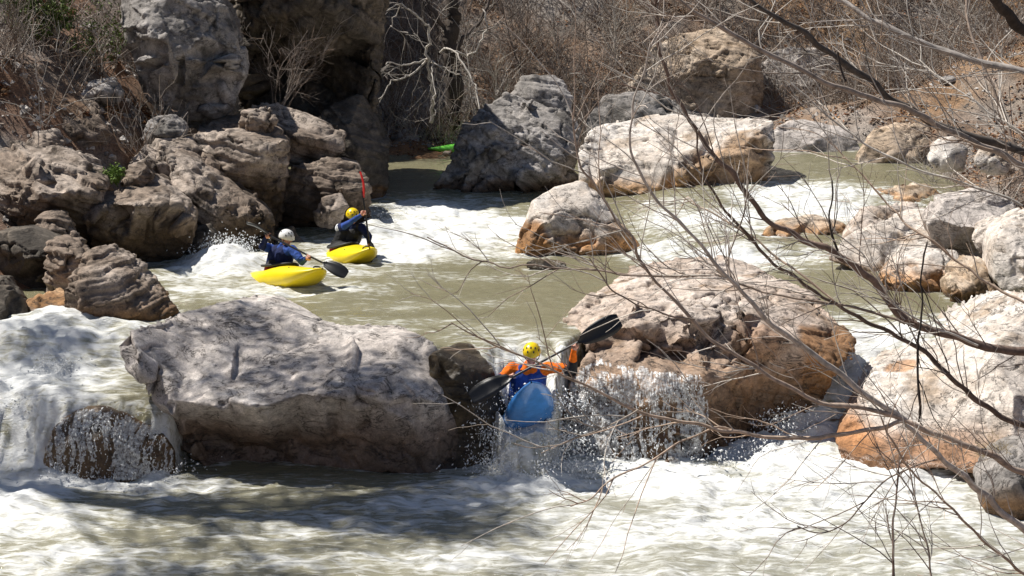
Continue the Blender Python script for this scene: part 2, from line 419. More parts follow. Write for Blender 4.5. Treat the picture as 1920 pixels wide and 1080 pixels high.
# ------------------------------------------------------------------ rocks
TMP = []
def remesh(V, F, vox):
    me = bpy.data.meshes.new('tmp')
    me.from_pydata([tuple(v) for v in V], [], F)
    bm = bmesh.new(); bm.from_mesh(me)
    bmesh.ops.recalc_face_normals(bm, faces=bm.faces); bm.to_mesh(me); bm.free()
    o = bpy.data.objects.new('tmp', me); C.objects.link(o)
    md = o.modifiers.new('r', 'REMESH'); md.mode = 'VOXEL'; md.voxel_size = vox
    dg = bpy.context.evaluated_depsgraph_get()
    ev = o.evaluated_get(dg); m2 = ev.to_mesh()
    n = len(m2.vertices)
    co = np.empty(n * 3, np.float32); m2.vertices.foreach_get('co', co)
    nf = len(m2.polygons)
    lt = np.empty(nf, np.int32); m2.polygons.foreach_get('loop_total', lt)
    li = np.empty(len(m2.loops), np.int32); m2.loops.foreach_get('vertex_index', li)
    ed = np.empty(len(m2.edges) * 2, np.int32); m2.edges.foreach_get('vertices', ed)
    ev.to_mesh_clear()
    bpy.data.objects.remove(o); bpy.data.meshes.remove(me)
    assert (lt == 4).all()
    return co.reshape(-1, 3).astype(np.float64), li.reshape(-1, 4), ed.reshape(-1, 2)
def laplace(V, E, it, lam=0.5):
    n = len(V)
    deg = np.maximum(np.bincount(E.ravel(), minlength=n), 1)[:, None]
    for _ in range(it):
        s = np.stack([np.bincount(E[:, 0], V[E[:, 1], k], n) + np.bincount(E[:, 1], V[E[:, 0], k], n) for k in range(3)], -1)
        V = V + lam * (s / deg - V)
    return V
def normals(V, F):
    a = V[F[:, 2]] - V[F[:, 0]]; b = V[F[:, 3]] - V[F[:, 1]]
    fn = np.cross(a, b)
    n = np.zeros_like(V)
    for k in range(4):
        for c in range(3): n[:, c] += np.bincount(F[:, k], fn[:, c], len(V))
    return n / np.maximum(np.linalg.norm(n, axis=1), 1e-9)[:, None]
#           base                 patches              dark patches
PAL = {'lilac': ((.54, .485, .445), (.62, .57, .53), (.34, .30, .275)),
       'pale': ((.60, .535, .475), (.68, .63, .58), (.42, .33, .25)),
       'pinkish': ((.52, .43, .365), (.60, .52, .46), (.33, .24, .17)),
       'grey': ((.30, .275, .255), (.42, .39, .37), (.11, .10, .09)),
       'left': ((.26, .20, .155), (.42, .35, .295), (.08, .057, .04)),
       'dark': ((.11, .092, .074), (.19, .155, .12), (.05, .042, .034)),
       'brown': ((.40, .29, .20), (.50, .40, .31), (.22, .14, .085)),
       'orange': ((.40, .22, .10), (.50, .32, .18), (.22, .11, .05)),
       'tan': ((.48, .37, .27), (.55, .46, .37), (.26, .18, .11)),
       'wetdark': ((.07, .055, .038), (.12, .09, .05), (.03, .024, .018)),
       'wetbrown': ((.12, .075, .04), (.18, .12, .06), (.05, .034, .02))}
ROCKS = {}
def facets(p):
    """each cell of a jittered lattice gets a plane of its own tilt: flat fracture faces that meet in steps"""
    b = np.floor(p - 0.5).astype(np.int64)
    best = np.full(len(p), 9.0); h = np.zeros(len(p))
    for dx in (0, 1):
        for dy in (0, 1):
            for dz in (0, 1):
                c = b + np.array([dx, dy, dz]); k = c & 63
                j = np.stack([TAB[k[:, 0], k[:, 1], k[:, 2]], TAB[k[:, 1], k[:, 2], (k[:, 0] + 31) & 63], TAB[k[:, 2], (k[:, 0] + 17) & 63, k[:, 1]]], -1)
                v = p - (c + 0.5 + j * 0.36)
                d = (v ** 2).sum(1)
                g = np.stack([j[:, 1], j[:, 2], j[:, 0]], -1)
                hh = (v * g).sum(1) + 0.22 * TAB[k[:, 2], k[:, 1], k[:, 0]]
                m = d < best
                best = np.where(m, d, best); h = np.where(m, hh, h)
    return h
def flatten(V, Q, E, amount, rs, K):
    """gathers the surface into K patches of like facing and presses each towards its own plane: split, flat rock faces"""
    n = normals(V, Q); size = (V.max(0) - V.min(0)).mean()
    feat = np.concatenate([n * 1.0, (V - V.mean(0)) / size * 1.5], 1)
    sub = feat[rs.integers(0, len(V), 3000)]
    cen = sub[rs.choice(len(sub), K, replace=False)]
    for _ in range(7):
        a = ((sub[:, None] - cen[None]) ** 2).sum(2).argmin(1)
        for k in range(K):
            if (a == k).any(): cen[k] = sub[a == k].mean(0)
    jit = .10 * np.stack([fbm(V * 2.3, 3, off=3 + 9 * k) for k in range(3)], -1)
    feat[:, 3:] += jit
    a = np.stack([((feat - c) ** 2).sum(1) for c in cen], 1).argmin(1)
    for k in range(K):
        m = a == k
        if m.sum() < 8: continue
        c = V[m].mean(0); nn = n[m].mean(0); nn /= max(np.linalg.norm(nn), 1e-6)
        V[m] -= nn * (amount * ((V[m] - c) @ nn))[:, None]
    return laplace(V, E, 2, .5)
def rock(name, label, Y0, out, inn, back=1.6, pal='grey', seed=0, vox=None, smooth=5, rough=1.0, strata=0.0, sdir=(0.25, 0.1, 1.0),
         water=None, band=0.35, stain_shade=(.36, .19, .075), wetband=0.12, stain_shade_amt=1.0, round_=0.8, crack=1.0, zones=(), chip=1.0, under=0.0, flat=.8):
    ya, yb = min(p[1] for p in out), max(p[1] for p in out)
    ov_ = lambda py: under * max(0.0, ((py - ya) / (yb - ya) - .42) / .58)     # the foot draws back under the brow
    out = [(p[0], p[1], (p[2] if len(p) > 2 else 0) + ov_(p[1])) for p in out]
    inn = [(p[0], p[1], p[2] + ov_(p[1])) for p in inn]
    rj = np.random.default_rng(seed + 500)
    o2 = []
    for i, a in enumerate(out):                # break the outline's long runs
        b = out[(i + 1) % len(out)]; o2.append(a)
        L = math.hypot(b[0] - a[0], b[1] - a[1])
        if L > 26 and chip:
            t = rj.uniform(.35, .65); k = rj.uniform(-.09, .07) * chip
            o2.append((a[0] + (b[0] - a[0]) * t - (b[1] - a[1]) * k, a[1] + (b[1] - a[1]) * t + (b[0] - a[0]) * k, a[2] + (b[2] - a[2]) * t))
    out = o2
    pts = out + inn
    no = len(out)
    # chip extra fracture points out of the coarse faces
    co, _, faces, ov, _, _ = delaunay_2d_cdt([Vector((p[0], -p[1])) for p in pts], [], [list(range(no))], 1, 1e-4)
    T_ = [(co[f[0]], co[f[1]], co[f[2]], [pts[ov[k][0]][2] if ov[k] else 0 for k in f]) for f in faces]
    A_ = np.array([abs((b - a).cross(c - a)) / 2 for a, b, c, _ in T_])
    nx_ = int(np.clip(A_.sum() / 2300 * (Y0 / 24) ** 1.2, 6, 80)) if chip else 0
    am = 0.10 * chip * math.sqrt(A_.sum()) * mpp(Y0) * .55
    for k in rj.choice(len(T_), nx_, p=A_ / A_.sum()) if nx_ else ():
        a, b, c_, dd = T_[k]; w = rj.dirichlet((1.6, 1.6, 1.6))
        q = a * w[0] + b * w[1] + c_ * w[2]
        pts.append((q.x, -q.y, float(np.dot(w, dd) + np.clip(rj.normal(), -1.6, 1.6) * am)))
    co, _, faces, ov, _, _ = delaunay_2d_cdt([Vector((p[0], -p[1])) for p in pts], [], [list(range(no))], 1, 1e-4)
    W = []
    idx = {}
    for k, v in enumerate(co):
        src = ov[k]
        if src: dY = pts[src[0]][2]; idx[src[0]] = k
        else: dY = min(pts, key=lambda q: (q[0] - v.x) ** 2 + (q[1] + v.y) ** 2)[2]
        W.append(P(v.x, -v.y, Y=Y0 + dY))
    V = [np.array(w) for w in W]
    F = [tuple(f) for f in faces]
    c = np.mean([W[idx[i]] for i in range(no)], axis=0)
    b0 = len(V)
    for i in range(no):
        w = W[idx[i]]
        V.append(np.array([c[0] + (w[0] - c[0]) * round_, w[1] + back * 0.85, c[2] + (w[2] - c[2]) * (round_ + 0.06)]))
    V.append(np.array([c[0], np.mean([V[b0 + i][1] for i in range(no)]) + back * 0.3, c[2]]))
    last = len(V) - 1
    for i in range(no):
        j = (i + 1) % no
        F.append((idx[i], idx[j], b0 + j, b0 + i)); F.append((b0 + i, b0 + j, last))
    vox = vox or 0.0010 * Y0 + 0.003
    V, Q, E = remesh(V, F, vox)
    V = laplace(V, E, max(1, smooth // 3), .35)
    rs = np.random.default_rng(seed + 100)
    so = rs.random(3) * 50
    V = flatten(V, Q, E, flat, rs, int(np.clip(14 + (V.max(0) - V.min(0)).max() * 4, 16, 34)))
    n = normals(V, Q)
    # broad undulation, chiselled planes, ledges, cracks, pits
    warp = 0.30 * np.stack([fbm(V * 1.1, 3, off=so), fbm(V * 1.1, 3, off=so + 7), fbm(V * 1.1, 3, off=so + 9)], -1)
    U = (V + warp) @ ROT.T * np.array([1, 1, 1.5])
    d = rough * (0.035 * fbm(V * 0.9, 2, off=so) + 0.085 * facets(U * 0.62 + so) + 0.020 * facets(U * 2.0 + so + 3))
    V = V + n * d[:, None]
    V = laplace(V, E, 1)
    n = normals(V, Q)
    V = V + n * (rough * 0.010 * facets(U * 5.2 + so + 5))[:, None]
    if strata:
        sd = np.array(sdir, float); sd /= np.linalg.norm(sd)
        s = V @ sd * 4.2 + 0.7 * fbm(V * 0.8, 3, off=so + 3) + 0.18 * fbm(V * 4, 2, off=so)
        fr = s - np.floor(s)
        led = sst(0, 0.12, fr) - fr ** 1.3
        s2 = s * 2.7; fr2 = s2 - np.floor(s2)
        V = V + n * (strata * (0.060 * (led - 0.3) + 0.034 * (sst(0, .16, fr2) - fr2)))[:, None]
    r = fbm(V * 1.25, 3, off=so + 11)
    cr = np.exp(-(r / 0.028) ** 2) * sst(-0.1, 0.25, vn(V * 0.8 + so))
    r2 = fbm(V * 2.9, 2, off=so + 21)
    cr2 = np.exp(-(r2 / 0.03) ** 2) * sst(0.0, 0.3, vn(V * 1.1 + so + 4))
    n = normals(V, Q)
    rid = 1 - 2 * np.abs(fbm(V * 3.4, 3, off=so + 2))
    V = V + n * (rough * (0.004 * rid + 0.011 * fbm(V * 7, 4, 0.62, off=so + 8)) - crack * (0.075 * cr + 0.04 * cr2))[:, None]
    n = normals(V, Q)
    # colour of the stone, its stains, and shade painted low on some fronts
    b0_, b1_, b2_ = (np.array(k) for k in PAL[pal])
    pa = sst(-0.15, 0.3, fbm(V * 0.9, 4, off=so + 13)); pb = sst(0.12, 0.42, fbm(V * 1.7, 5, 0.6, off=so + 17))
    pc = sst(0.05, 0.3, fbm(V * 5.5, 3, off=so + 19))
    col = lerp(b0_, b1_, pa[:, None]); col = lerp(col, b2_, np.clip(pb * 0.75 + pc * 0.28, 0, 1)[:, None])
    col = lerp(col, b2_ * 0.55, np.clip(cr * 0.7 + cr2 * 0.5, 0, 1)[:, None] * crack)
    for (zx, zy, zd, zr, zc, za) in zones:     # weathered or iron-stained patches
        q = P(zx, zy, Y=Y0 + zd); dz_ = np.linalg.norm(V - q, axis=1) + zr * (.45 * fbm(V * 1.2, 3, off=so + 31) + .15 * fbm(V * 5, 3, off=so + 41))
        col = lerp(col, np.array(zc) * (.8 + .4 * pa[:, None]), (sst(zr, zr * .65, dz_) * za)[:, None])
    wet = np.zeros(len(V))
    if water is not None:
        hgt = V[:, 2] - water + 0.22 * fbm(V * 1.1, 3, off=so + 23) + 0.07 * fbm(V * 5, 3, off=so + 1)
        sb = (1 - sst(band * 0.35, band, hgt)) * stain_shade_amt
        col = lerp(col, np.array(stain_shade) * (0.75 + 0.5 * pa[:, None]), sb[:, None] * 0.85)  # waterline stain, on some rocks darkened to paint in shade
        wet = 1 - sst(wetband * 0.4, wetband, hgt - 0.02)
        col = col * (1 - 0.45 * wet[:, None])
    if pal.startswith('wet'): wet = np.maximum(wet, 0.85)
    me = mesh_np(name, V - c, Q)
    attr_col(me, np.clip(col, 0.01, 1)); attr_f(me, wet, 'wet')
    o = link(name, me, M_ROCK); o.location = c
    tag(o, label, 'rock')
    ROCKS[seed] = (V, Q)
    return o

# --- middle of the river
rock('boulder', 'huge lilac grey boulder in the foreground, left of the blue kayak', 21.3,
     [(218, 640, .7), (240, 614, 1.0), (300, 600, 1.8), (345, 587, 2.3), (400, 569, 2.6), (440, 562, 2.8), (500, 566, 2.8), (560, 594, 2.3), (610, 622, 1.8), (700, 627, 1.7), (800, 632, 1.6), (828, 655, 1.2), (838, 700, .9), (846, 760, .6), (870, 830, .5), (885, 890, .4), (860, 960, .2), (700, 975, .1), (560, 975, .3), (430, 960, .5), (390, 890, .4), (330, 835, .7), (300, 780, .6), (265, 715, .45), (234, 672, .5)],
     [(256, 655, .35), (300, 680, .7), (420, 640, 1.6), (540, 650, 1.5), (680, 670, 1.1), (780, 670, 1.0), (310, 765, .15), (400, 760, -.15), (500, 765, -.25), (600, 745, -.25), (700, 735, -.2), (780, 740, -.1), (820, 760, .1), (390, 815, .75), (470, 830, .75), (560, 820, .55), (660, 815, .35), (750, 820, .05), (460, 890, .6), (560, 900, .45), (650, 905, .3), (770, 895, .05), (830, 860, .3), (500, 940, .5), (620, 945, .3)],
     back=1.2, pal='lilac', seed=1, vox=0.028, smooth=4, rough=.42, water=LOW, band=1.0, stain_shade=(.19, .11, .06), wetband=.45, stain_shade_amt=.9, crack=.55, chip=.45, flat=.3)  # wet brown foot, darkened further to paint the shade under the brow
rock('boulder', 'dark wet rock wedged between the huge boulder and the blue kayak', 21.9,
     [(800, 670), (835, 652, .3), (868, 655, .4), (902, 672, .3), (930, 702, .1), (944, 760), (955, 830, -.1), (950, 910, -.2), (860, 950, -.3), (800, 930)],
     [(860, 700, -.1), (890, 780, -.25), (880, 860, -.3)], back=.8, pal='wetdark', seed=2, vox=.03, smooth=8, rough=.9)
rock('boulder', 'large flat-topped pink brown rock right of the blue kayak, water pouring over its corner', 22.2,
     [(1050, 605, 2.2), (1100, 560, 3.2), (1160, 522, 4.4), (1230, 503, 5.0), (1340, 492, 5.3), (1440, 510, 4.8), (1500, 540, 3.7), (1545, 570, 2.8), (1578, 603, 2.2), (1603, 640, 1.5), (1600, 672, 1.1), (1565, 695, .9), (1548, 745, 1.2), (1460, 815, 1.1), (1425, 870, .9), (1340, 915, .3), (1250, 925, -.4), (1130, 925, -.4), (1060, 900, -.2), (1040, 820, .1), (1052, 750, .3), (1080, 700, .4), (1110, 655, 1.2)],
     [(1180, 575, 1.6), (1250, 582, 1.2), (1330, 585, 1.1), (1400, 590, 1.2), (1460, 575, 1.9), (1520, 610, 1.6), (1320, 530, 3.2), (1220, 540, 3.0), (1170, 610, 1.1), (1180, 640, 1.1), (1260, 642, .95), (1350, 645, .9), (1410, 640, .85), (1190, 652, 1.3), (1265, 653, 1.25), (1340, 655, 1.2), (1390, 656, 1.1), (1200, 668, 1.05), (1280, 668, 1.0), (1350, 668, .9), (1180, 685, .45), (1260, 690, .3), (1330, 690, .25), (1370, 700, .45), (1440, 690, 1.0), (1500, 690, 1.1), (1140, 720, .15), (1230, 725, .0), (1310, 725, -.05), (1400, 740, .95), (1480, 750, 1.2), (1150, 800, -.15), (1250, 810, -.2), (1320, 800, -.15), (1390, 820, .85), (1350, 760, .35), (1080, 760, .1), (1530, 660, 1.0), (1440, 640, .75)],
     back=1.4, pal='pinkish', seed=3, flat=.25, chip=.45, vox=.028, smooth=2, rough=1.1, water=LOW, band=1.85, stain_shade=(.25, .125, .045), wetband=1.05, zones=[(1570, 650, 1.3, .7, (.33, .17, .075), .9), (1420, 630, .9, .6, (.24, .15, .10), .8)], crack=1.2, strata=.35)
rock('boulder', 'rounded pale boulder with an orange base standing alone in mid river', 30.0,
     [(968, 478, .1), (976, 425, .3), (998, 378, .6), (1040, 353, 1.0), (1088, 345, 1.2), (1122, 358, 1.1), (1152, 400, .8), (1180, 438, .5), (1200, 460, .4), (1200, 500, .2), (1100, 520, 0), (968, 510, 0)],
     [(1040, 400, .15), (1100, 390, .35), (1140, 440, .15), (1030, 455, -.15), (1110, 460, -.1), (1080, 370, .7)],
     back=1.0, pal='pale', seed=4, under=0.25, flat=.4, smooth=4, rough=.7, water=0, band=.42, stain_shade=(.50, .24, .08), wetband=.07, zones=[(985, 450, 0, .45, (.42, .21, .08), .9), (1180, 450, .4, .5, (.30, .19, .11), .8)])
rock('boulder', 'biggest cream white boulder with a slanting top, behind the rounded pale boulder', 35.2,
     [(1082, 340, .3), (1084, 272, 1.2), (1108, 238, 2.2), (1200, 225, 3.0), (1272, 214, 3.3), (1350, 217, 3.0), (1442, 224, 2.2), (1453, 250, 1.5), (1456, 300, 1.0), (1440, 345, .7), (1424, 385, .5), (1330, 410, -.1), (1260, 418, -.2), (1190, 412, -.2), (1110, 400, 0)],
     [(1180, 300, .5), (1260, 305, .3), (1310, 285, .4), (1400, 255, .8), (1430, 240, 1.2), (1230, 255, 1.8), (1330, 245, 1.9), (1140, 340, .05), (1220, 360, -.1), (1300, 360, 0), (1380, 340, .3), (1420, 300, .6)],
     back=1.6, pal='pale', seed=5, under=0.4, smooth=2, rough=.75, water=.3, band=.45, stain_shade=(.47, .26, .11), wetband=.08, zones=[(1385, 320, .4, 1.25, (.36, .23, .13), .9), (1300, 375, 0, .8, (.36, .23, .13), .8)])
rock('boulder', 'craggy dark grey boulder left of the cream white boulder, dead branches on it', 36.2,
     [(808, 365, .1), (822, 335, .2), (852, 290, .5), (880, 238, 1.0), (905, 200, 1.5), (940, 178, 2.0), (1000, 192, 2.0), (1050, 212, 1.8), (1084, 238, 1.4), (1092, 290, .9), (1085, 350, .5), (1000, 400, 0), (900, 405, -.1), (825, 395, 0)],
     [(870, 320, -.1), (900, 350, .35), (930, 260, .3), (1000, 260, .5), (1040, 300, .2), (960, 330, -.1), (900, 240, .7), (1050, 250, .9), (860, 365, -.1)],
     back=1.6, pal='grey', seed=6, under=0.5, smooth=3, rough=1.5, strata=.8, sdir=(.6, .2, .8), water=.2, band=.35, stain_shade=(.16, .10, .06))
rock('rock', 'tan rock awash in the white rapid, below the cream white boulder', 30.6,
     [(1418, 445, .1), (1450, 416, .5), (1520, 408, .8), (1590, 420, .7), (1622, 450, .4), (1615, 505, 0), (1500, 510, -.2), (1425, 495, 0)],
     [(1480, 445, .0), (1560, 450, .1)], back=.7, pal='tan', seed=7, water=.1, band=.3, smooth=6)
rock('rock', 'small dark stone breaking the surface of the smooth pool', 28.6, [(985, 492), (1000, 486, .1), (1030, 487, .2), (1062, 492, .1), (1066, 504), (1020, 508, -.1), (985, 503)], [(1020, 495, -.05)], back=.2, pal='wetdark', seed=8, vox=.02, rough=.25, crack=.2)
rock('rock', 'brown rock drowned under the left cascade, water splitting over it', 21.2,
     [(55, 930, .0), (85, 850, .1), (112, 800, .3), (160, 772, .5), (225, 775, .5), (285, 800, .4), (325, 850, .3), (330, 920, .1), (250, 960, -.1), (130, 980, -.2), (60, 970, -.1)],
     [(130, 830, .05), (200, 820, .1), (260, 850, .05), (150, 900, -.1), (230, 900, -.05)], back=.7, pal='wetbrown', seed=9, vox=.028, rough=1.1, smooth=3)
# --- right bank
rock('flat_rock', 'wide whitish slab with an orange edge by the right chute', 22.3,
     [(1950, 545, 1.2), (1890, 562, 1.5), (1830, 590, 1.7), (1765, 640, 1.5), (1705, 662, 1.4), (1642, 700, .9), (1600, 765, .4), (1566, 832, .0), (1585, 875, -.3), (1660, 890, -.6), (1760, 880, -1.0), (1860, 890, -1.5), (1980, 900, -1.8)],
     [(1660, 760, -.05), (1700, 720, .3), (1760, 700, .3), (1860, 650, .1), (1660, 820, -.35), (1740, 800, -.5), (1820, 770, -.7), (1900, 740, -.9), (1900, 820, -1.3), (1780, 840, -.9)],
     back=1.3, pal='pale', seed=10, flat=.15, smooth=4, rough=.5, water=LOW, band=.7, stain_shade=(.44, .21, .09), wetband=.12, strata=.15, chip=.3, zones=[(1585, 835, 0, .6, (.40, .19, .08), .9), (1690, 685, 1.0, .25, (.42, .22, .10), .8)])
rock('boulder', 'white boulder at the right edge above the wide slab', 25.6, [(1868, 445, .3), (1900, 414, .7), (1960, 398, .9), (2000, 480, .3), (1985, 575, 0), (1900, 590, -.1), (1866, 525, .1)], [(1920, 480, -.1), (1930, 540, -.3)], back=1.2, pal='pale', seed=11, flat=.5, rough=.7)
rock('boulder', 'pale rock with an orange foot beside the still side pool', 26.6, [(1648, 525, .2), (1680, 490, .6), (1740, 470, .9), (1800, 478, .8), (1812, 520, .4), (1790, 575, 0), (1720, 580, -.2), (1665, 565, 0)], [(1720, 515, 0), (1760, 540, -.1), (1690, 530, 0)], back=.9, pal='pale', seed=12, under=0.3, water=0, band=.38, stain_shade=(.42, .2, .06), rough=.7)
rock('boulder', 'round banded tan boulder wedged between pale rock and white boulder', 25.9, [(1775, 540, .1), (1795, 500, .5), (1835, 485, .7), (1878, 500, .5), (1890, 545, .2), (1850, 590, 0), (1795, 592, 0)], [(1830, 530, -.15), (1850, 555, -.1)], back=.7, pal='tan', seed=13, flat=.3, strata=1.3, sdir=(.9, .1, .3), water=0, band=.25)
rock('boulder', 'sunlit gravelly tan rock behind the still side pool', 29.4, [(1582, 450, .1), (1618, 405, .6), (1680, 388, 1.0), (1745, 400, .9), (1775, 450, .5), (1760, 500, .2), (1670, 525, -.1), (1600, 500, 0)], [(1660, 440, .0), (1710, 455, .05)], back=1.0, pal='pinkish', seed=14, under=0.4, rough=1.4, water=0, band=.2)
rock('boulder', 'grey rock under the tangled bush at the right edge', 28.0, [(1735, 420, .4), (1770, 370, .8), (1830, 360, 1.0), (1900, 380, .9), (1920, 420, .6), (1900, 480, .2), (1820, 500, 0), (1750, 490, .1)], [(1800, 420, .1), (1860, 430, .1)], back=1, pal='lilac', seed=15, under=0.5, rough=1.2)
rock('rock', 'low pale rock between the gravelly tan rock and the pale rock with orange foot', 28.2, [(1640, 500, .2), (1668, 472, .5), (1720, 462, .7), (1768, 478, .5), (1775, 515, .1), (1700, 530, 0), (1645, 525, 0)], [(1710, 492, .05)], back=.7, pal='pale', seed=44, rough=.7, water=0, band=.2)
rock('rock', 'pale shelf of stone along the far edge of the white rapid', 33.5, [(1600, 400, .2), (1640, 362, .8), (1700, 350, 1.0), (1760, 358, .9), (1790, 395, .4), (1760, 430, .1), (1650, 432, 0)], [(1690, 392, .1)], back=.9, pal='tan', seed=45, rough=.9, strata=.6, water=.4, band=.25)
rock('rock', 'whitish stone right behind the white boulder at the right edge', 27.4, [(1822, 452, .1), (1840, 420, .4), (1880, 405, .5), (1915, 425, .4), (1925, 480, 0), (1850, 492, 0)], [(1870, 445, 0)], back=.6, pal='pale', seed=46, rough=.8)
rock('flat_rock', 'long pale slab stretching behind the still side pool to the right edge', 28.3, [(1550, 486, .2), (1590, 445, .6), (1680, 412, 1.0), (1780, 398, 1.2), (1880, 402, 1.1), (1990, 410, 1.0), (1990, 530, 0), (1850, 530, -.1), (1750, 515, -.1), (1650, 515, 0)], [(1650, 470, .2), (1760, 460, .2), (1860, 460, .2)], back=1.0, pal='pale', seed=47, rough=.8, flat=.5, chip=.6, water=0, band=.25)
rock('rock', 'flat cream rock on the far right bank above the rapid', 38.5, [(1608, 300, .1), (1638, 244, .8), (1700, 230, 1.2), (1742, 236, 1.1), (1752, 285, .6), (1710, 335, 0), (1620, 345, -.1)], [(1670, 280, .2), (1700, 300, .1)], back=1, pal='tan', seed=16, rough=.8)
rock('rock', 'violet grey rock right behind the cream white boulder', 40.5, [(1440, 300, 0), (1455, 235, .6), (1510, 222, 1), (1580, 240, .8), (1612, 280, .4), (1600, 325, 0), (1500, 335, -.2)], [(1520, 275, .0)], back=1, pal='lilac', seed=17, rough=1)
rock('rock', 'white stone in the brush at the right edge, left one of two', 33.5, [(1742, 300), (1755, 268, .3), (1785, 262, .4), (1812, 285, .3), (1808, 320, .1), (1760, 325, 0)], [(1780, 295, -.1)], back=.5, pal='pale', seed=18)
rock('rock', 'white stone in the brush at the right edge, right one of two', 32.8, [(1825, 305), (1840, 275, .3), (1880, 272, .4), (1900, 298, .3), (1890, 325, .1), (1840, 325, 0)], [(1860, 300, -.1)], back=.5, pal='pale', seed=19)
rock('rock', 'orange stone just under the water at the bottom right', 18.2, [(1678, 1075, .1), (1700, 1056, .3), (1740, 1046, .4), (1800, 1052, .4), (1850, 1075, .2), (1860, 1130, 0), (1670, 1130, 0)], [(1760, 1080, .0)], back=.6, pal='orange', seed=20, vox=.025, rough=.6, water=LOW, wetband=.3)
rock('rock', 'brown rock in the grass at the lower right edge', 19.6, [(1838, 910, .1), (1868, 862, .4), (1930, 826, .6), (1990, 880, .3), (1980, 985, 0), (1900, 1000, -.1), (1850, 960, 0)], [(1900, 910, -.1)], back=.8, pal='grey', seed=21, vox=.028, water=LOW, band=.4)
# --- left bank
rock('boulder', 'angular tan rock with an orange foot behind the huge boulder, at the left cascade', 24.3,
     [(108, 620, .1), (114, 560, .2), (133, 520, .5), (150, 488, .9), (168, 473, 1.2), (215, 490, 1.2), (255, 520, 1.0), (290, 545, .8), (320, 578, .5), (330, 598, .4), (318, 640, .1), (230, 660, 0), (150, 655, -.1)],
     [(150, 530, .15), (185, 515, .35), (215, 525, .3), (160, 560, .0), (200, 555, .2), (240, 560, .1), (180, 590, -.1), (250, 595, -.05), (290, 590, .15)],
     back=1.0, pal='left', seed=22, under=0.5, smooth=2, rough=1.1, strata=.8, sdir=(-.3, .1, 1), water=-.15, band=.55, stain_shade=(.33, .17, .06), wetband=.1)
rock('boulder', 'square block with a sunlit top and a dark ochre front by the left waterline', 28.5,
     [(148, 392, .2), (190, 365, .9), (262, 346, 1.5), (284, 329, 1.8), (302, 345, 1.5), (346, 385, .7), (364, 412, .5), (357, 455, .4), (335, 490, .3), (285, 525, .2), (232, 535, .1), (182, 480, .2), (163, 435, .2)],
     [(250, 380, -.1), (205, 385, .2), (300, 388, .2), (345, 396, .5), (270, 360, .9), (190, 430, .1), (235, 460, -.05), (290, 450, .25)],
     back=1.4, pal='left', seed=23, under=0.9, smooth=2, rough=.8, strata=.5, water=0, band=1.1, stain_shade=(.11, .065, .025), stain_shade_amt=.9, wetband=.2)  # dark wet ochre foot, with the front's shade painted into it
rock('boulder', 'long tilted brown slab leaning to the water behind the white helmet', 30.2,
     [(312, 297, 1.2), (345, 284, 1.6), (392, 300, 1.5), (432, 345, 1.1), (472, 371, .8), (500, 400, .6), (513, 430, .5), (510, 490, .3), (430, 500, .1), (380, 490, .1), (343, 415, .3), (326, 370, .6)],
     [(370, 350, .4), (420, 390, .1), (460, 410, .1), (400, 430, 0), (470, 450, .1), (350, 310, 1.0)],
     back=1.3, pal='left', seed=24, under=0.6, smooth=2, rough=1.0, strata=1.0, sdir=(.6, .1, .8), water=0, band=.75, stain_shade=(.11, .07, .035))  # wet foot tone deepened with painted shade
rock('boulder', 'giant pitted grey boulder perched high on the left bank', 33.0,
     [(222, 45, .6), (228, 0, .9), (250, -50, 1.4), (310, -75, 1.8), (385, -50, 1.7), (428, 20, 1.2), (450, 90, .8), (456, 150, .6), (432, 208, .4), (392, 240, .4), (342, 240, .3), (302, 212, .3), (264, 160, .4), (238, 105, .5)],
     [(280, 40, .1), (330, 0, .5), (380, 60, .3), (300, 110, -.1), (360, 130, -.1), (410, 140, .2), (330, 190, .0), (390, 200, .1), (345, 155, -.25)],
     back=2.0, pal='grey', seed=25, under=0.5, smooth=3, rough=1.8, crack=.9)
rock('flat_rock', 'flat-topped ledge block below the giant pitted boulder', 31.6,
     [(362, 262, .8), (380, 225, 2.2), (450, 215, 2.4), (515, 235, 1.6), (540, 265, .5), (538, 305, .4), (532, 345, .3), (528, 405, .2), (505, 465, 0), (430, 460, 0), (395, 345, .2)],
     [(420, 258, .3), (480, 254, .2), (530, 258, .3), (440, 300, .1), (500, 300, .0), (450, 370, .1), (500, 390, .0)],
     back=1.5, pal='left', seed=26, under=0.9, smooth=2, rough=.8, strata=1.0, sdir=(.05, 0, 1), water=0, band=1.6, stain_shade=(.10, .06, .025), stain_shade_amt=.9)  # ledge front painted darker: wet stone plus its shade
rock('flat_rock', 'tilted dark slab with a sunlit upper edge right of the ledge block', 33.0,
     [(465, 205, .8), (490, 193, 1.4), (545, 212, 1.3), (600, 232, 1.0), (645, 254, .7), (640, 285, .4), (560, 320, .2), (525, 310, .2), (520, 250, .3)],
     [(560, 255, .2), (600, 262, .3)], back=1.2, pal='left', seed=27, under=0.5, smooth=2, strata=1.0, sdir=(.35, 0, 1))
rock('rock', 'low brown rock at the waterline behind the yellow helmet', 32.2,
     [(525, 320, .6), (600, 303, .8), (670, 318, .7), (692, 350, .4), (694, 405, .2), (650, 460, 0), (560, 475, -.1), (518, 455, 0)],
     [(600, 350, .15), (650, 355, .1), (580, 400, .0), (640, 410, .0)], back=1.3, pal='left', seed=28, under=0.8, smooth=2, rough=1.2, strata=.9, water=0, band=.9, stain_shade=(.09, .055, .028))  # wet waterline tone deepened, shade of the front painted in
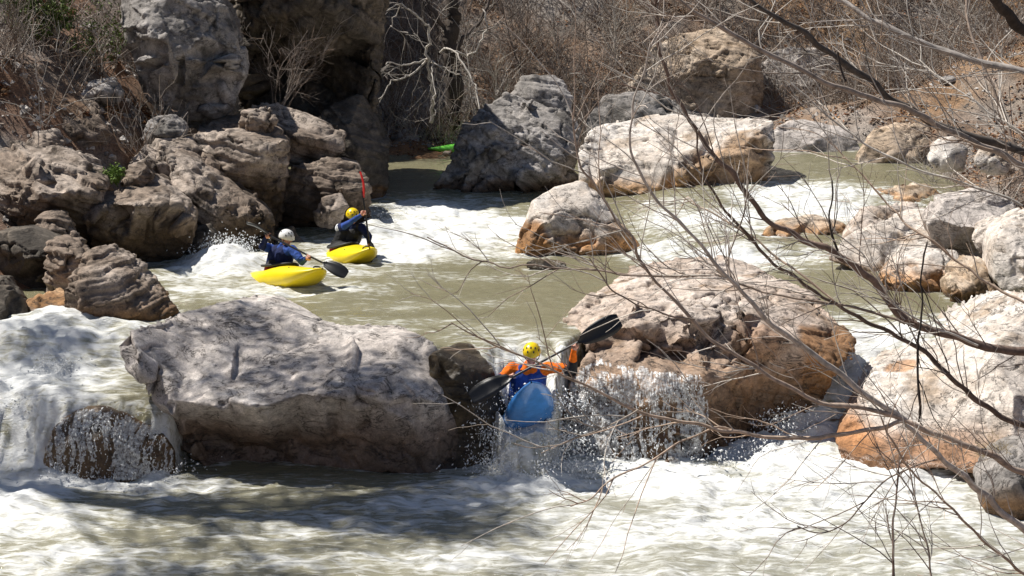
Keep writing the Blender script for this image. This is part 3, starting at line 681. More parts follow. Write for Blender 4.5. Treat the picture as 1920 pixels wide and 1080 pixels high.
rock('crag', 'dark cliff foot at the mouth of the shaded pool', 35.2,
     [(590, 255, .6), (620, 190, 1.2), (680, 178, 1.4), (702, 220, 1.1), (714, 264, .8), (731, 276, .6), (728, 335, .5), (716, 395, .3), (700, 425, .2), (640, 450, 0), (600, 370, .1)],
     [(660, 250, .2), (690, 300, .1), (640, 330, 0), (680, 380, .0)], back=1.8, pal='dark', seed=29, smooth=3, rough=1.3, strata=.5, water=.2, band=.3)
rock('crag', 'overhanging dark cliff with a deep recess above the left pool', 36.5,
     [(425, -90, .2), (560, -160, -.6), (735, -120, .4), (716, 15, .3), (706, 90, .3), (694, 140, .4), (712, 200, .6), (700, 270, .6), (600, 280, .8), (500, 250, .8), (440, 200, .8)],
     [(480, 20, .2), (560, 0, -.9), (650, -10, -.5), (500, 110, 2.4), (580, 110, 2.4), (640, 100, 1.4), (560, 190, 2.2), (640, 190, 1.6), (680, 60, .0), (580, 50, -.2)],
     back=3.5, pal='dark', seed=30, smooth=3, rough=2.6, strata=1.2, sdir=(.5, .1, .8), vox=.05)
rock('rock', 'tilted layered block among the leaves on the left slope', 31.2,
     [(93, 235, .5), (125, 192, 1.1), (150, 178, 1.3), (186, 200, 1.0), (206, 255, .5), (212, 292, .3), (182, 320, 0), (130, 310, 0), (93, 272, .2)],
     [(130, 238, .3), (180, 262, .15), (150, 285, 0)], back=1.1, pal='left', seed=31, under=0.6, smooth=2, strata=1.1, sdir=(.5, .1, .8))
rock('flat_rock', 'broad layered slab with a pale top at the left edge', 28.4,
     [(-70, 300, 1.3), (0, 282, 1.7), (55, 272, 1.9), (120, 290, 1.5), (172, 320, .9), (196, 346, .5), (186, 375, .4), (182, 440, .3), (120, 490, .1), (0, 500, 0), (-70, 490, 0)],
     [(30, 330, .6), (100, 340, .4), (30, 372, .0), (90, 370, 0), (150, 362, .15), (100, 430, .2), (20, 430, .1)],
     back=1.6, pal='left', seed=32, under=0.9, smooth=2, rough=1.1, strata=1.2, sdir=(.35, .1, .9), water=0, band=1.3, stain_shade=(.07, .045, .022), stain_shade_amt=.95)  # below the pale top, shade is painted over the wet stone colour
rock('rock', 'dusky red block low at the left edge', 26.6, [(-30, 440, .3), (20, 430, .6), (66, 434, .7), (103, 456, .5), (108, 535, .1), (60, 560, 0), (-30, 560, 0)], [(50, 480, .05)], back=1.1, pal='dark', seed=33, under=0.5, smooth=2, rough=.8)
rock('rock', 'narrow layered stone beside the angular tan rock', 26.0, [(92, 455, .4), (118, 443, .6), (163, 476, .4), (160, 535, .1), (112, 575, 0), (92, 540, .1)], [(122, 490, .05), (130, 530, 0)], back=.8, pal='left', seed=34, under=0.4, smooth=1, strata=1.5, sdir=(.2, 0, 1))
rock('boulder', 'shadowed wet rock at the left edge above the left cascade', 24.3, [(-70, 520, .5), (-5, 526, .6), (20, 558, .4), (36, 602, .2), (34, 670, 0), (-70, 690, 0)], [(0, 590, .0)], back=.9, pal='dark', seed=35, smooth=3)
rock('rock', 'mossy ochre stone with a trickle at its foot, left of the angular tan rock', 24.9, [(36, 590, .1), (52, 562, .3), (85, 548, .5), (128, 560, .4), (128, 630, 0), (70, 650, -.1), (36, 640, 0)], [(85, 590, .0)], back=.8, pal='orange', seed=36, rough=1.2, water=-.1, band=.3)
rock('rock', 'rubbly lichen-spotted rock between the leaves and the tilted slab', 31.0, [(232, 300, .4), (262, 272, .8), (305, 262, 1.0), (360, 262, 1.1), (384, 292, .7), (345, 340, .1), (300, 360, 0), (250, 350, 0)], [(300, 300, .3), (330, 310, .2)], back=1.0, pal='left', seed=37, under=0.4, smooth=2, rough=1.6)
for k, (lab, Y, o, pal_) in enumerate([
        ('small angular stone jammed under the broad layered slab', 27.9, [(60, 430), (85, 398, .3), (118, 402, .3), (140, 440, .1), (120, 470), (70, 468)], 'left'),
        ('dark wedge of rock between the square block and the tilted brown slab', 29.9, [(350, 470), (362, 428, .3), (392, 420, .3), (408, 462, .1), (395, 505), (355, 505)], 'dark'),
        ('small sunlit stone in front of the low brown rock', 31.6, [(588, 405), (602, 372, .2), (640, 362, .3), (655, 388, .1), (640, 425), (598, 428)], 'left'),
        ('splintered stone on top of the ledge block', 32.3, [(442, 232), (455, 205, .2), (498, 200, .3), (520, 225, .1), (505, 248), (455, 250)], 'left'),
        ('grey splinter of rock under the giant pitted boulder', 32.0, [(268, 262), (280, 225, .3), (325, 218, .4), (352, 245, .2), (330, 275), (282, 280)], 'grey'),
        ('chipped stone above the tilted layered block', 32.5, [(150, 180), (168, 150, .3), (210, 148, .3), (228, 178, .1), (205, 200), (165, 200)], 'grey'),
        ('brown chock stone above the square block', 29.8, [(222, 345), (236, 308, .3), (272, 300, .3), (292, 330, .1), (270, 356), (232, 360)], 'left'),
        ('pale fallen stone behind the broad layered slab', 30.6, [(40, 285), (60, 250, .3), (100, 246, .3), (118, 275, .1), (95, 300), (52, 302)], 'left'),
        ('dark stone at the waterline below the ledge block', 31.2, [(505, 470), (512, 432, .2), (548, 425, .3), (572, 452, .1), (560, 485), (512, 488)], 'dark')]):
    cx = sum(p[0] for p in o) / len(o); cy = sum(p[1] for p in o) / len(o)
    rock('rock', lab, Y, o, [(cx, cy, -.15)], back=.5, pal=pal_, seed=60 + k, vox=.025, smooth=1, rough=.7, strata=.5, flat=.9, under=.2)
# --- far bank
rock('crag', 'upright tan crag with a flat face above the cream white boulder', 46.0,
     [(1160, 250, .2), (1168, 185, .4), (1195, 135, .7), (1225, 85, .9), (1280, 62, 1.1), (1350, 50, 1.1), (1405, 78, .8), (1430, 110, .5), (1430, 190, .4), (1432, 260, .2), (1300, 270, 0)],
     [(1315, 110, .0), (1400, 120, .0), (1320, 200, -.05), (1405, 200, -.05), (1280, 130, .35), (1230, 180, .35)], back=2, pal='tan', seed=38, flat=.9, chip=.35, smooth=2, rough=1.0, strata=.5)
rock('crag', 'dark violet crag right of the upright tan crag', 47.0, [(1415, 230, 0), (1420, 120, .5), (1460, 92, .9), (1530, 85, 1), (1590, 120, .8), (1610, 190, .4), (1600, 250, 0), (1500, 265, -.1)], [(1480, 160, .1), (1540, 180, .1)], back=2, pal='lilac', seed=39, smooth=2, rough=1.5)
rock('rock', 'dark rock under the brush left of the upright tan crag', 43.0, [(1095, 225, .1), (1130, 180, .6), (1200, 172, .8), (1262, 188, .7), (1300, 215, .4), (1300, 262, 0), (1100, 262, 0)], [(1190, 215, .1)], back=1.2, pal='grey', seed=40, smooth=2, rough=1.4)
rock('rock', 'pale jagged rock on top of the craggy dark grey boulder', 38.6, [(950, 205, 0), (962, 180, .3), (990, 147, .6), (1042, 143, .7), (1074, 180, .4), (1068, 225, 0), (980, 235, -.1)], [(1010, 180, .1)], back=.9, pal='grey', seed=41, smooth=1, rough=1.5, strata=.8)
rock('rock', 'grey stone on the muddy bank by the green kayak', 44.0, [(730, 285), (745, 250, .3), (785, 240, .5), (822, 258, .4), (832, 285, .1), (780, 297, 0)], [(780, 265, 0)], back=.7, pal='grey', seed=42, rough=.9)
rock('rock', 'brown rock behind the green kayak', 45.5, [(805, 275), (815, 225, .4), (850, 205, .6), (885, 220, .5), (895, 275, .1), (850, 290, 0)], [(850, 240, 0)], back=.8, pal='tan', seed=43, rough=1.2, strata=.5)


build_water()

# ------------------------------------------------------------------ stems, twigs, leaves
def grow(base, dirs, length, K, wig, up, rs):
    base = np.asarray(base, float); N_ = len(base)
    d = dirs / np.maximum(np.linalg.norm(dirs, axis=1), 1e-9)[:, None]
    length = np.broadcast_to(length, (N_,))
    pts = np.empty((N_, K, 3)); pts[:, 0] = base
    for k in range(1, K):
        d = d + wig * rs.normal(size=(N_, 3)) + np.array([0, 0, up])
        d /= np.linalg.norm(d, axis=1)[:, None]
        pts[:, k] = pts[:, k - 1] + d * (length / (K - 1))[:, None]
    return pts
def tubes(pts, r0, r1, sides=3):
    N_, K, _ = pts.shape
    r0 = np.broadcast_to(r0, (N_,)); r1 = np.broadcast_to(r1, (N_,))
    t = np.gradient(pts, axis=1)
    t /= np.maximum(np.linalg.norm(t, axis=2), 1e-9)[..., None]
    ref = np.where(np.abs(t[:, :1, 2:3]) > 0.8, np.array([1., .2, 0]), np.array([0, .2, 1.]))
    u = np.cross(t, np.broadcast_to(ref, t.shape)); u /= np.maximum(np.linalg.norm(u, axis=2), 1e-9)[..., None]
    w = np.cross(t, u)
    R = r0[:, None] + (r1 - r0)[:, None] * np.linspace(0, 1, K)[None]
    a = np.arange(sides) * 2 * np.pi / sides
    V = pts[:, :, None] + R[:, :, None, None] * (np.cos(a)[None, None, :, None] * u[:, :, None] + np.sin(a)[None, None, :, None] * w[:, :, None])
    i = np.arange(N_ * K * sides).reshape(N_, K, sides)
    A = i[:, :-1]; B = i[:, 1:]
    F = np.stack([A, np.roll(A, -1, 2), np.roll(B, -1, 2), B], -1).reshape(-1, 4)
    return V.reshape(-1, 3), F, K * sides
def side_dirs(pts, pick, t, spread, rs):
    """start points and directions of shoots leaving the stems pts[pick] at fraction t"""
    K = pts.shape[1]
    f = t * (K - 1); k = np.minimum(f.astype(int), K - 2); fr = (f - k)[:, None]
    a = pts[pick, k]; b = pts[pick, k + 1]
    d = b - a; d /= np.maximum(np.linalg.norm(d, axis=1), 1e-9)[:, None]
    r = rs.normal(size=d.shape); r -= (r * d).sum(1)[:, None] * d; r /= np.linalg.norm(r, axis=1)[:, None]
    return a + (b - a) * fr, d + spread * r
def merge(parts):
    Vs, Fs, Cs = [], [], []; o = 0
    for V, F, c in parts:
        Vs.append(V); Fs.append(F + o); Cs.append(c); o += len(V)
    return np.concatenate(Vs), np.concatenate(Fs), np.concatenate(Cs)
def tube_cols(n, per, cols, rs, var=0.25):
    cols = np.array(cols)
    c = cols[rs.integers(0, len(cols), n)] * (1 + var * rs.uniform(-1, 1, (n, 1)))
    return np.repeat(c, per, axis=0)
BROWN_T = [(.19, .155, .135), (.28, .235, .205), (.38, .33, .29), (.22, .155, .115), (.13, .105, .09)]
PALE_T = [(.46, .42, .37), (.38, .33, .28), (.52, .48, .43)]
def leaves(cent, size, cols, rs, flat=0.0):
    n = len(cent)
    a = rs.normal(size=(n, 3)); b = rs.normal(size=(n, 3))
    if flat: a[:, 2] *= 1 - flat; b[:, 2] *= 1 - flat
    a /= np.linalg.norm(a, axis=1)[:, None]; b -= (a * b).sum(1)[:, None] * a; b /= np.maximum(np.linalg.norm(b, axis=1), 1e-6)[:, None]
    s = (size * rs.uniform(.6, 1.4, n))[:, None]
    nn = np.cross(a, b) * s * 0.25
    V = np.stack([cent - a * s, cent - b * s * .45 + nn, cent + a * s, cent + b * s * .45 + nn], 1).reshape(-1, 3)
    F = np.arange(4 * n).reshape(n, 4)
    c = np.array(cols)[rs.integers(0, len(cols), n)] * rs.uniform(.7, 1.3, (n, 1))
    return V, F, np.repeat(c, 4, axis=0)
def shrub(name, label, base, H, nst, spread, seed, cols, r0=0.012, cat='shrub', group=None, up=0.05, wig=0.16, twigs=6, lean=(0, 0, 0), leaf=None):
    rs = np.random.default_rng(seed)
    base = np.array(base, float)
    root = empty(name, base, label, cat, group)
    b = base + rs.normal(size=(nst, 3)) * np.array([.12, .12, 0]) * H * 0.4 + np.array([0, 0, -0.08])
    d = rs.normal(size=(nst, 3)) * np.array([spread, spread, .2]) + np.array([0, 0, 1.0]) + np.array(lean)
    st = grow(b, d, H * rs.uniform(.6, 1.1, nst), 8, wig, up, rs)
    V, F, per = tubes(st, r0 * rs.uniform(.7, 1.2, nst), r0 * .3, 4)
    me = mesh_np('stems', V - base, F); attr_col(me, tube_cols(nst, per, cols, rs)); link('stem', me, M_BARK, root)
    n1 = nst * twigs
    s, dd = side_dirs(st, rs.integers(0, nst, n1), rs.uniform(.2, .95, n1), .9, rs)
    t1 = grow(s, dd, H * rs.uniform(.15, .45, n1), 5, wig * 1.2, up, rs)
    n2 = n1 * 3
    s, dd = side_dirs(t1, rs.integers(0, n1, n2), rs.uniform(.2, .95, n2), .8, rs)
    t2 = grow(s, dd, H * rs.uniform(.06, .2, n2), 4, wig * 1.2, up, rs)
    P1 = tubes(t1, r0 * .45, r0 * .22); P2 = tubes(t2, r0 * .3, r0 * .16)
    V, F, cc = merge([(P1[0], P1[1], tube_cols(n1, P1[2], cols, rs)), (P2[0], P2[1], tube_cols(n2, P2[2], cols, rs))])
    me = mesh_np('twigs', V - base, F); attr_col(me, cc); o = link('twigs', me, M_BARK, root); o['kind'] = 'stuff'
    if leaf:
        nl, size, lc = leaf
        src = t2.reshape(-1, 3)
        Vl, Fl, Cl = leaves(src[rs.integers(0, len(src), nl)] + rs.normal(size=(nl, 3)) * .03, size, lc, rs)
        me = mesh_np('foliage', Vl - base, Fl, False); attr_col(me, Cl); o = link('foliage', me, M_LEAF, root); o['kind'] = 'stuff'
    return root
def ground_at(px, Y):
    """the spot on the ground Y metres away below or above a picture column"""
    x = P(px, 300, Y=Y)[0]
    return np.array([x, Y, float(terrain(np.array([x]), np.array([Y]))[0])])

def hill_brush():
    rs = np.random.default_rng(5)
    n = 1250
    x = rs.uniform(-15, 17, n); y = 43.8 + 12 * rs.random(n) ** 1.15
    k = rs.random(n) < .055; x[k] = rs.uniform(-13, -6.3, k.sum()); y[k] = rs.uniform(31, 40, k.sum())
    z = terrain(x, y); ok = (z > 0.2) & ~((x > 2.6) & (x < 8) & (y < 45.9)) & ~((x > 7.5) & (rs.random(n) < .15))
    x, y, z = x[ok], y[ok], z[ok]; n = len(x)
    h = rs.uniform(.7, 1.9, n)
    ns = 11
    b = np.repeat(np.stack([x, y, z - .05], -1), ns, 0) + rs.normal(size=(n * ns, 3)) * np.array([.12, .12, 0])
    d = rs.normal(size=(n * ns, 3)) * np.array([.6, .6, .25]) + np.array([0, 0, .9])
    hh = np.repeat(h, ns)
    st = grow(b, d, hh * rs.uniform(.6, 1.1, n * ns), 5, .22, .02, rs)
    m = n * ns * 3
    s, dd = side_dirs(st, rs.integers(0, n * ns, m), rs.uniform(.15, .95, m), .9, rs)
    tw = grow(s, dd, rs.uniform(.2, .7, m), 4, .25, .02, rs)
    A = tubes(st, .011, .005); B = tubes(tw, .006, .003)
    cols = BROWN_T + PALE_T + [(.40, .345, .30), (.34, .245, .18)]
    V, F, c = merge([(A[0], A[1], tube_cols(n * ns, A[2], cols, rs)), (B[0], B[1], tube_cols(m, B[2], cols, rs))])
    me = mesh_np('hillside_brush', V, F); attr_col(me, c)
    tag(link('hillside_brush', me, M_BARK), 'tangle of bare grey brown brush covering the far hillside', 'brush', kind='stuff')
hill_brush()
def leaf_litter():
    rs = np.random.default_rng(6)
    P_ = []
    for n, x0, x1, y0, y1 in ((90000, -12, -4.5, 28.5, 37), (26000, -14, 16, 42.5, 54), (9000, 6.5, 13, 26, 43)):
        x = rs.uniform(x0, x1, n); y = rs.uniform(y0, y1, n)
        pt = np.stack([x, y, x * 0], -1)
        k = fbm(pt * .6, 3, off=15) + 0.35 * fbm(pt * 2.5, 2, off=5) > -.05
        P_.append(np.stack([x, y, terrain(x, y)], -1)[k])
    Pt = np.concatenate(P_); Pt[:, 2] += rs.uniform(.02, .07, len(Pt))
    V, F, c = leaves(Pt, .055, [(.26, .10, .04), (.34, .17, .07), (.20, .09, .045), (.42, .27, .15), (.30, .22, .15), (.14, .08, .05)], rs, .6)
    me = mesh_np('leaf_litter', V, F, False); attr_col(me, c)
    tag(link('leaf_litter', me, M_LEAF), 'red brown fallen leaves carpeting the banks', 'leaves', kind='stuff')
leaf_litter()
def rubble():
    rs = np.random.default_rng(9); P_ = []
    for n, x0, x1, y0, y1 in ((3600, -12, -5.2, 28.5, 37), (3200, -5, 4, 42.3, 47), (2600, 6.8, 12, 26, 43), (1500, 3, 14, 43.5, 49)):
        x = rs.uniform(x0, x1, n); y = rs.uniform(y0, y1, n); z = terrain(x, y)
        k = (z > .05) & (fbm(np.stack([x, y, z], -1) * .7, 2, off=33) > -.15)
        P_.append(np.stack([x, y, z], -1)[k])
    Pt = np.concatenate(P_); n = len(Pt)
    O = np.array([[1, 0, 0], [-1, .1, 0], [0, 1, .1], [.1, -1, 0], [0, 0, .8], [0, .1, -.8]], float)
    Fo = np.array([[0, 2, 4], [2, 1, 4], [1, 3, 4], [3, 0, 4], [2, 0, 5], [1, 2, 5], [3, 1, 5], [0, 3, 5]])
    sz = .025 + .075 * rs.random(n) ** 2.5
    sc = rs.uniform(.5, 1.2, (n, 1, 3)) * sz[:, None, None]
    a = rs.uniform(0, 6.28, n); ca, sa = np.cos(a), np.sin(a)
    L = O[None] * sc + rs.normal(size=(n, 6, 3)) * sz[:, None, None] * .2
    V = np.stack([L[..., 0] * ca[:, None] - L[..., 1] * sa[:, None], L[..., 0] * sa[:, None] + L[..., 1] * ca[:, None], L[..., 2]], -1) + Pt[:, None]
    F = (Fo[None] + 6 * np.arange(n)[:, None, None]).reshape(-1, 3)
    me = mesh_np('rubble', V.reshape(-1, 3), F, False)
    tone = np.array([(.50, .45, .41), (.36, .33, .31), (.28, .24, .21), (.58, .54, .5)])[rs.integers(0, 4, n)] * rs.uniform(.7, 1.15, (n, 1))
    attr_col(me, np.repeat(tone, 6, 0)); attr_f(me, np.zeros(6 * n), 'wet')
    tag(link('rubble', me, M_ROCK), 'loose gravel and rubble strewn over the banks', 'gravel', kind='stuff')
rubble()

# ------------------------------------------------------------------ loose stones
def stones():
    rs = np.random.default_rng(8)
    bases = []
    for k in range(6):
        bm = bmesh.new(); bmesh.ops.create_icosphere(bm, subdivisions=3, radius=1.0)
        V = np.array([v.co[:] for v in bm.verts]); F = np.array([[v.index for v in f.verts] for f in bm.faces]); bm.free()
        for j in range(12):
            dn = rs.normal(size=3); dn /= np.linalg.norm(dn)
            ex = np.maximum(V @ dn - rs.uniform(.45, .8), 0); V = V - dn * ex[:, None]
        V = V * (1 + .12 * fbm(V * 1.6 + k * 7, 3)[:, None]) * np.array([1, rs.uniform(.6, .95), rs.uniform(.5, .8)])
        for tone in ('pale', 'grey', 'left'):
            me = mesh_np('stone', V, F, True)
            b0, b1, b2 = (np.array(q) for q in PAL[tone])
            t = sst(-.3, .3, fbm(V * 2 + 3 * k, 3))[:, None]
            attr_col(me, lerp(b0, b1, t)); attr_f(me, np.zeros(len(V)), 'wet'); me.materials.append(M_ROCK)
            bases.append(me)
    sets = [(58, (-11, -5.4, 28.6, 36), 'small stone lying in the leaf litter of the left slope', 'stones on the left slope', .07, .22),
            (46, (-5, 3, 42.6, 47), 'small stone on the far bank behind the shaded pool', 'stones on the far bank', .09, .28),
            (44, (6.8, 11, 27, 43), 'small stone among the brush of the right bank', 'stones on the right bank', .08, .25),
            (26, (3, 14, 43, 48), 'small stone on the brown hillside above the rapid', 'stones on the hillside', .1, .3)]
    for n, (x0, x1, y0, y1), lab, grp, a, b in sets:
        for k in range(n):
            x = rs.uniform(x0, x1); y = rs.uniform(y0, y1)
            z = float(terrain(np.array([x]), np.array([y]))[0])
            if z < 0.1: continue
            s = a + (b - a) * rs.random() ** 2
            kb = int(rs.integers(0, len(bases))); o = bpy.data.objects.new('stone', bases[kb]); C.objects.link(o)
            o.location = (x, y, z + s * .18); o.scale = (s, s, s); o.rotation_euler = (rs.uniform(-.3, .3), rs.uniform(-.3, .3), rs.uniform(0, 6.28))
            tone = ('cream', 'grey', 'brown')[kb % 3]; tag(o, lab.replace('stone', tone + ' stone', 1), 'stone', tone + ' ' + grp)
stones()

# ------------------------------------------------------------------ single trees and shrubs behind
def limb_curve(pts, n):
    """smooth curve through control points (x,y,z,r)"""
    A = np.array(pts, float); m = len(A)
    t = np.linspace(0, m - 1, n); k = np.minimum(t.astype(int), m - 2); f = (t - k)[:, None]
    g = lambda i: A[np.clip(i, 0, m - 1)]
    p0, p1, p2, p3 = g(k - 1), g(k), g(k + 1), g(k + 2)
    return .5 * (2 * p1 + (p2 - p0) * f + (2 * p0 - 5 * p1 + 4 * p2 - p3) * f ** 2 + (3 * p1 - p0 - 3 * p2 + p3) * f ** 3)
def tube_one(curve, sides=8):
    pts = curve[None, :, :3]; V, F, per = tubes(pts, 1.0, 1.0, sides)
    K = len(curve); V = V.reshape(K, sides, 3)
    V = curve[:, None, :3] + (V - curve[:, None, :3]) * curve[:, None, 3:4]
    return V.reshape(-1, 3), F
def px_line(pl, Ya, Yb, wa, wb, n=None, jit=0.004, rs=None):
    m = len(pl); c = []
    for i, (px, py) in enumerate(pl):
        f = i / (m - 1); Y = Ya + (Yb - Ya) * f
        c.append([*P(px, py, Y=Y), (wa + (wb - wa) * f) * mpp(Y) / 2])
    cv = limb_curve(c, n or (m - 1) * 7)
    if rs is not None:
        p = cv[:, :3]
        cv[:, :3] += jit * np.stack([vn(p * 9 + rs), vn(p * 9 + rs + 20), vn(p * 9 + rs + 40)], -1)
        cv[:, 3] *= 1 + .18 * vn(p * 14 + rs)
    return cv
def bare_tree(name, label, root_px, limbs, seed, cols, ntw=10, tl=(.14, .6), group=None, trunk=None, tr=.0032, cat='tree'):
    """limbs: (polyline px from the root side to the tip, Y root, Y tip, width root px, width tip px, colour, twigs)"""
    rs = np.random.default_rng(seed)
    base = np.array(root_px, float)
    root = empty(name, base, label, cat, group)
    if trunk is not None:
        V, F = tube_one(limb_curve(trunk, 24), 10)
        me = mesh_np('trunk', V - base, F); attr_col(me, np.full((len(V), 3), cols[0])); link('trunk', me, M_BARK, root)
    for i, (pl, Ya, Yb, wa, wb, col, nt_) in enumerate(limbs):
        cv = px_line(pl, Ya, Yb, wa * (.74 if Ya < 12 else .62 if col == PALE else 1), wb * (.8 if Ya < 12 else .62 if col == PALE else 1), jit=.02 * Ya / 12, rs=seed * 3.1 + i * 7)
        V, F = tube_one(cv, 7)
        me = mesh_np('limb', V - base, F)
        attr_col(me, np.array(col) * (1 + .25 * fbm(V * 6, 3)[:, None])); lo = link('limb', me, M_BARK, root)
        if not nt_: continue
        L = cv[None, :, :3]; sc = Ya / 8.0
        if Ya < 12: nt_ = int(nt_ * 1.7)
        s, d = side_dirs(L, np.zeros(nt_, int), rs.uniform(.1, 1, nt_), .75, rs)
        d[:, 1] *= .6
        t1 = grow(s, d, rs.uniform(*tl, nt_) * sc, 7, .12, .01, rs)
        n2 = nt_ * 3
        s, d = side_dirs(t1, rs.integers(0, nt_, n2), rs.uniform(.25, 1, n2), .6, rs)
        t2 = grow(s, d, rs.uniform(.05, .22, n2) * sc, 5, .12, .01, rs)
        A = tubes(t1, tr * sc, tr * .45 * sc, 4); B = tubes(t2, tr * .55 * sc, tr * .3 * sc, 3)
        Vt, Ft, ct = merge([(A[0], A[1], tube_cols(nt_, A[2], [col, cols[-1]], rs)), (B[0], B[1], tube_cols(n2, B[2], [col, cols[-1]], rs))])
        me = mesh_np('twigs', Vt - base, Ft); attr_col(me, ct); t = link('twigs', me, M_BARK, lo); t['kind'] = 'stuff'
    return root
PALE = (.58, .53, .47); DK = (.06, .048, .042); MID = (.30, .235, .19); GR = (.42, .37, .33); TAN_ = (.50, .38, .29); BRN = (.15, .10, .08)
b = ground_at(848, 44.2)
bare_tree('bare_tree', 'dark upright trunk above the craggy dark grey boulder', b,
          [([(852, 235), (850, 150), (845, 80), (850, 20), (842, -60), (846, -160)], 44.2, 44.6, 34, 22, (.075, .06, .05), 10),
           ([(846, 70), (810, 20), (770, -40)], 44.4, 44.2, 10, 4, (.10, .08, .07), 6), ([(850, 90), (900, 40), (930, -30)], 44.4, 44.8, 9, 4, (.10, .08, .07), 6)], 3, [DK, GR], tl=(.15, .4))
b = ground_at(800, 43.2)
bare_tree('bare_tree', 'white-barked crooked little tree leaning over the shaded pool', b,
          [([(808, 230), (812, 180), (800, 108), (806, 58), (780, 30), (755, 8)], 43.2, 42.6, 10, 5, PALE, 6),
           ([(800, 108), (760, 120), (722, 116)], 43.0, 42.4, 6, 3, PALE, 4), ([(800, 112), (770, 140), (735, 155), (700, 200)], 43.0, 42.2, 7, 3, PALE, 5),
           ([(803, 110), (830, 128), (870, 145)], 43.0, 42.6, 6, 3, PALE, 5), ([(806, 115), (815, 160), (812, 215)], 43.0, 42.2, 5, 3, PALE, 4),
           ([(825, 95), (850, 96), (880, 140), (900, 200), (895, 260)], 43.0, 41.0, 6, 4, PALE, 5), ([(908, 18), (910, 60), (880, 105), (850, 96)], 43.4, 43.0, 4, 6, PALE, 3), ([(720, 20), (750, 10), (735, 50), (765, 60)], 42.6, 42.8, 3, 3, PALE, 3)], 4, [PALE, GR], tl=(.08, .22), tr=.0014)
for i, (px, Y, lab, H) in enumerate([(1108, 43.6, 'leafless sapling between the trunk and the upright tan crag', 2.6), (960, 44.5, 'bare bush crowning the far bank right of the dark trunk', 2.0),
                                     (1180, 42.5, 'pale bare stems left of the upright tan crag', 1.9), (740, 45.2, 'bare bush behind the shaded pool at the cliff edge', 1.8)]):
    shrub('bare_shrub', lab, ground_at(px, Y), H, 9, .35, 40 + i, BROWN_T if i != 2 else PALE_T, .016, twigs=8)
for i, (px, Y, lab, H, cols) in enumerate([(1640, 36.5, 'tangled tan bush beside the flat cream rock', 1.3, PALE_T + BROWN_T), (1560, 40.0, 'low dark brush drooping over the rapid', 1.2, BROWN_T),
                                           (1810, 29.6, 'tangled bush over the grey rock at the right edge', 1.6, PALE_T + BROWN_T), (1880, 34.0, 'dense thorny bush behind the two white stones', 1.8, BROWN_T),
                                           (1730, 39.0, 'thin bare bush on the far right bank', 1.6, BROWN_T + PALE_T), (1780, 36.0, 'pale tangled bush above the two white stones', 1.5, PALE_T), (1850, 31.0, 'sprawling pale bush behind the white boulder', 1.4, PALE_T + BROWN_T), (1690, 34.0, 'drooping tan bush between the rapid and the flat cream rock', 1.2, PALE_T), (1620, 33.0, 'small dry bush leaning over the white rapid', .9, PALE_T), (1700, 30.6, 'dry scrub on the gravelly tan rock', .9, PALE_T), (1900, 21.5, 'dry grass tuft at the lower right edge', .5, [(.45, .36, .2), (.35, .26, .14)])]):
    shrub('bare_shrub', lab, ground_at(px, Y) if Y > 25 else P(1880, 870, Y=20.2), H, 14, .75, 60 + i, cols, .011 if Y > 25 else .004, twigs=9, up=-.02)
for i, (px, Y, H) in enumerate([(905, 45.5, 3.2), (985, 47, 3.6), (1040, 46, 2.8), (1150, 47.5, 3.8), (1245, 44.5, 3.0), (1330, 49, 3.6), (1450, 50, 3.4), (1560, 46.5, 3.2), (1660, 48, 3.4), (1760, 46, 3.0), (1850, 49, 3.6), (760, 48, 3.4)]):
    shrub('sapling', 'slender leafless sapling on the far hillside, ' + ['just right of the dark trunk', 'above the craggy dark grey boulder', 'behind the pale jagged rock', 'left of the upright tan crag', 'rising in front of the upright tan crag', 'above the upright tan crag', 'above the dark violet crag', 'right of the dark violet crag', 'above the flat cream rock', 'above the white stones on the right bank', 'nearest the upper right corner', 'above the white-barked crooked tree'][i],
          ground_at(px, Y), H, 3, .16, 140 + i, PALE_T if i % 3 == 0 else BROWN_T, .022, cat='sapling', group='saplings on the far hillside', twigs=16, wig=.10)
shrub('moss_clump', 'bright green clump growing between the square block and the broad slab', P(212, 338, Y=29.8), .3, 8, .6, 99, BROWN_T, .005, cat='plant', leaf=(900, .03, [(.12, .20, .03), (.16, .24, .05)]))
GRN = [(.09, .13, .025), (.13, .17, .035), (.06, .09, .02)]
for i, (px, Y, lab, H, lf) in enumerate([(95, 33.6, 'green leafed bush at the top left corner', 1.5, (2600, .045, GRN)), (190, 33.8, 'thin olive bush left of the giant pitted boulder', 1.5, (900, .04, GRN)),
                                         (40, 32.5, 'grey bare bush at the left edge above the broad slab', 1.5, None), (20, 34.5, 'dense dead brush at the far left under the green bush', 1.4, None), (560, 39, 'spindly stems in front of the cliff recess', 2.2, None)]):
    shrub('shrub', lab, ground_at(px, Y) if i != 4 else P(520, 200, Y=35.6), H, 12, .5 if i != 4 else .25, 80 + i, BROWN_T, .012, twigs=9, leaf=lf, lean=(0, 0, 0) if i != 4 else (.35, 0, 0))

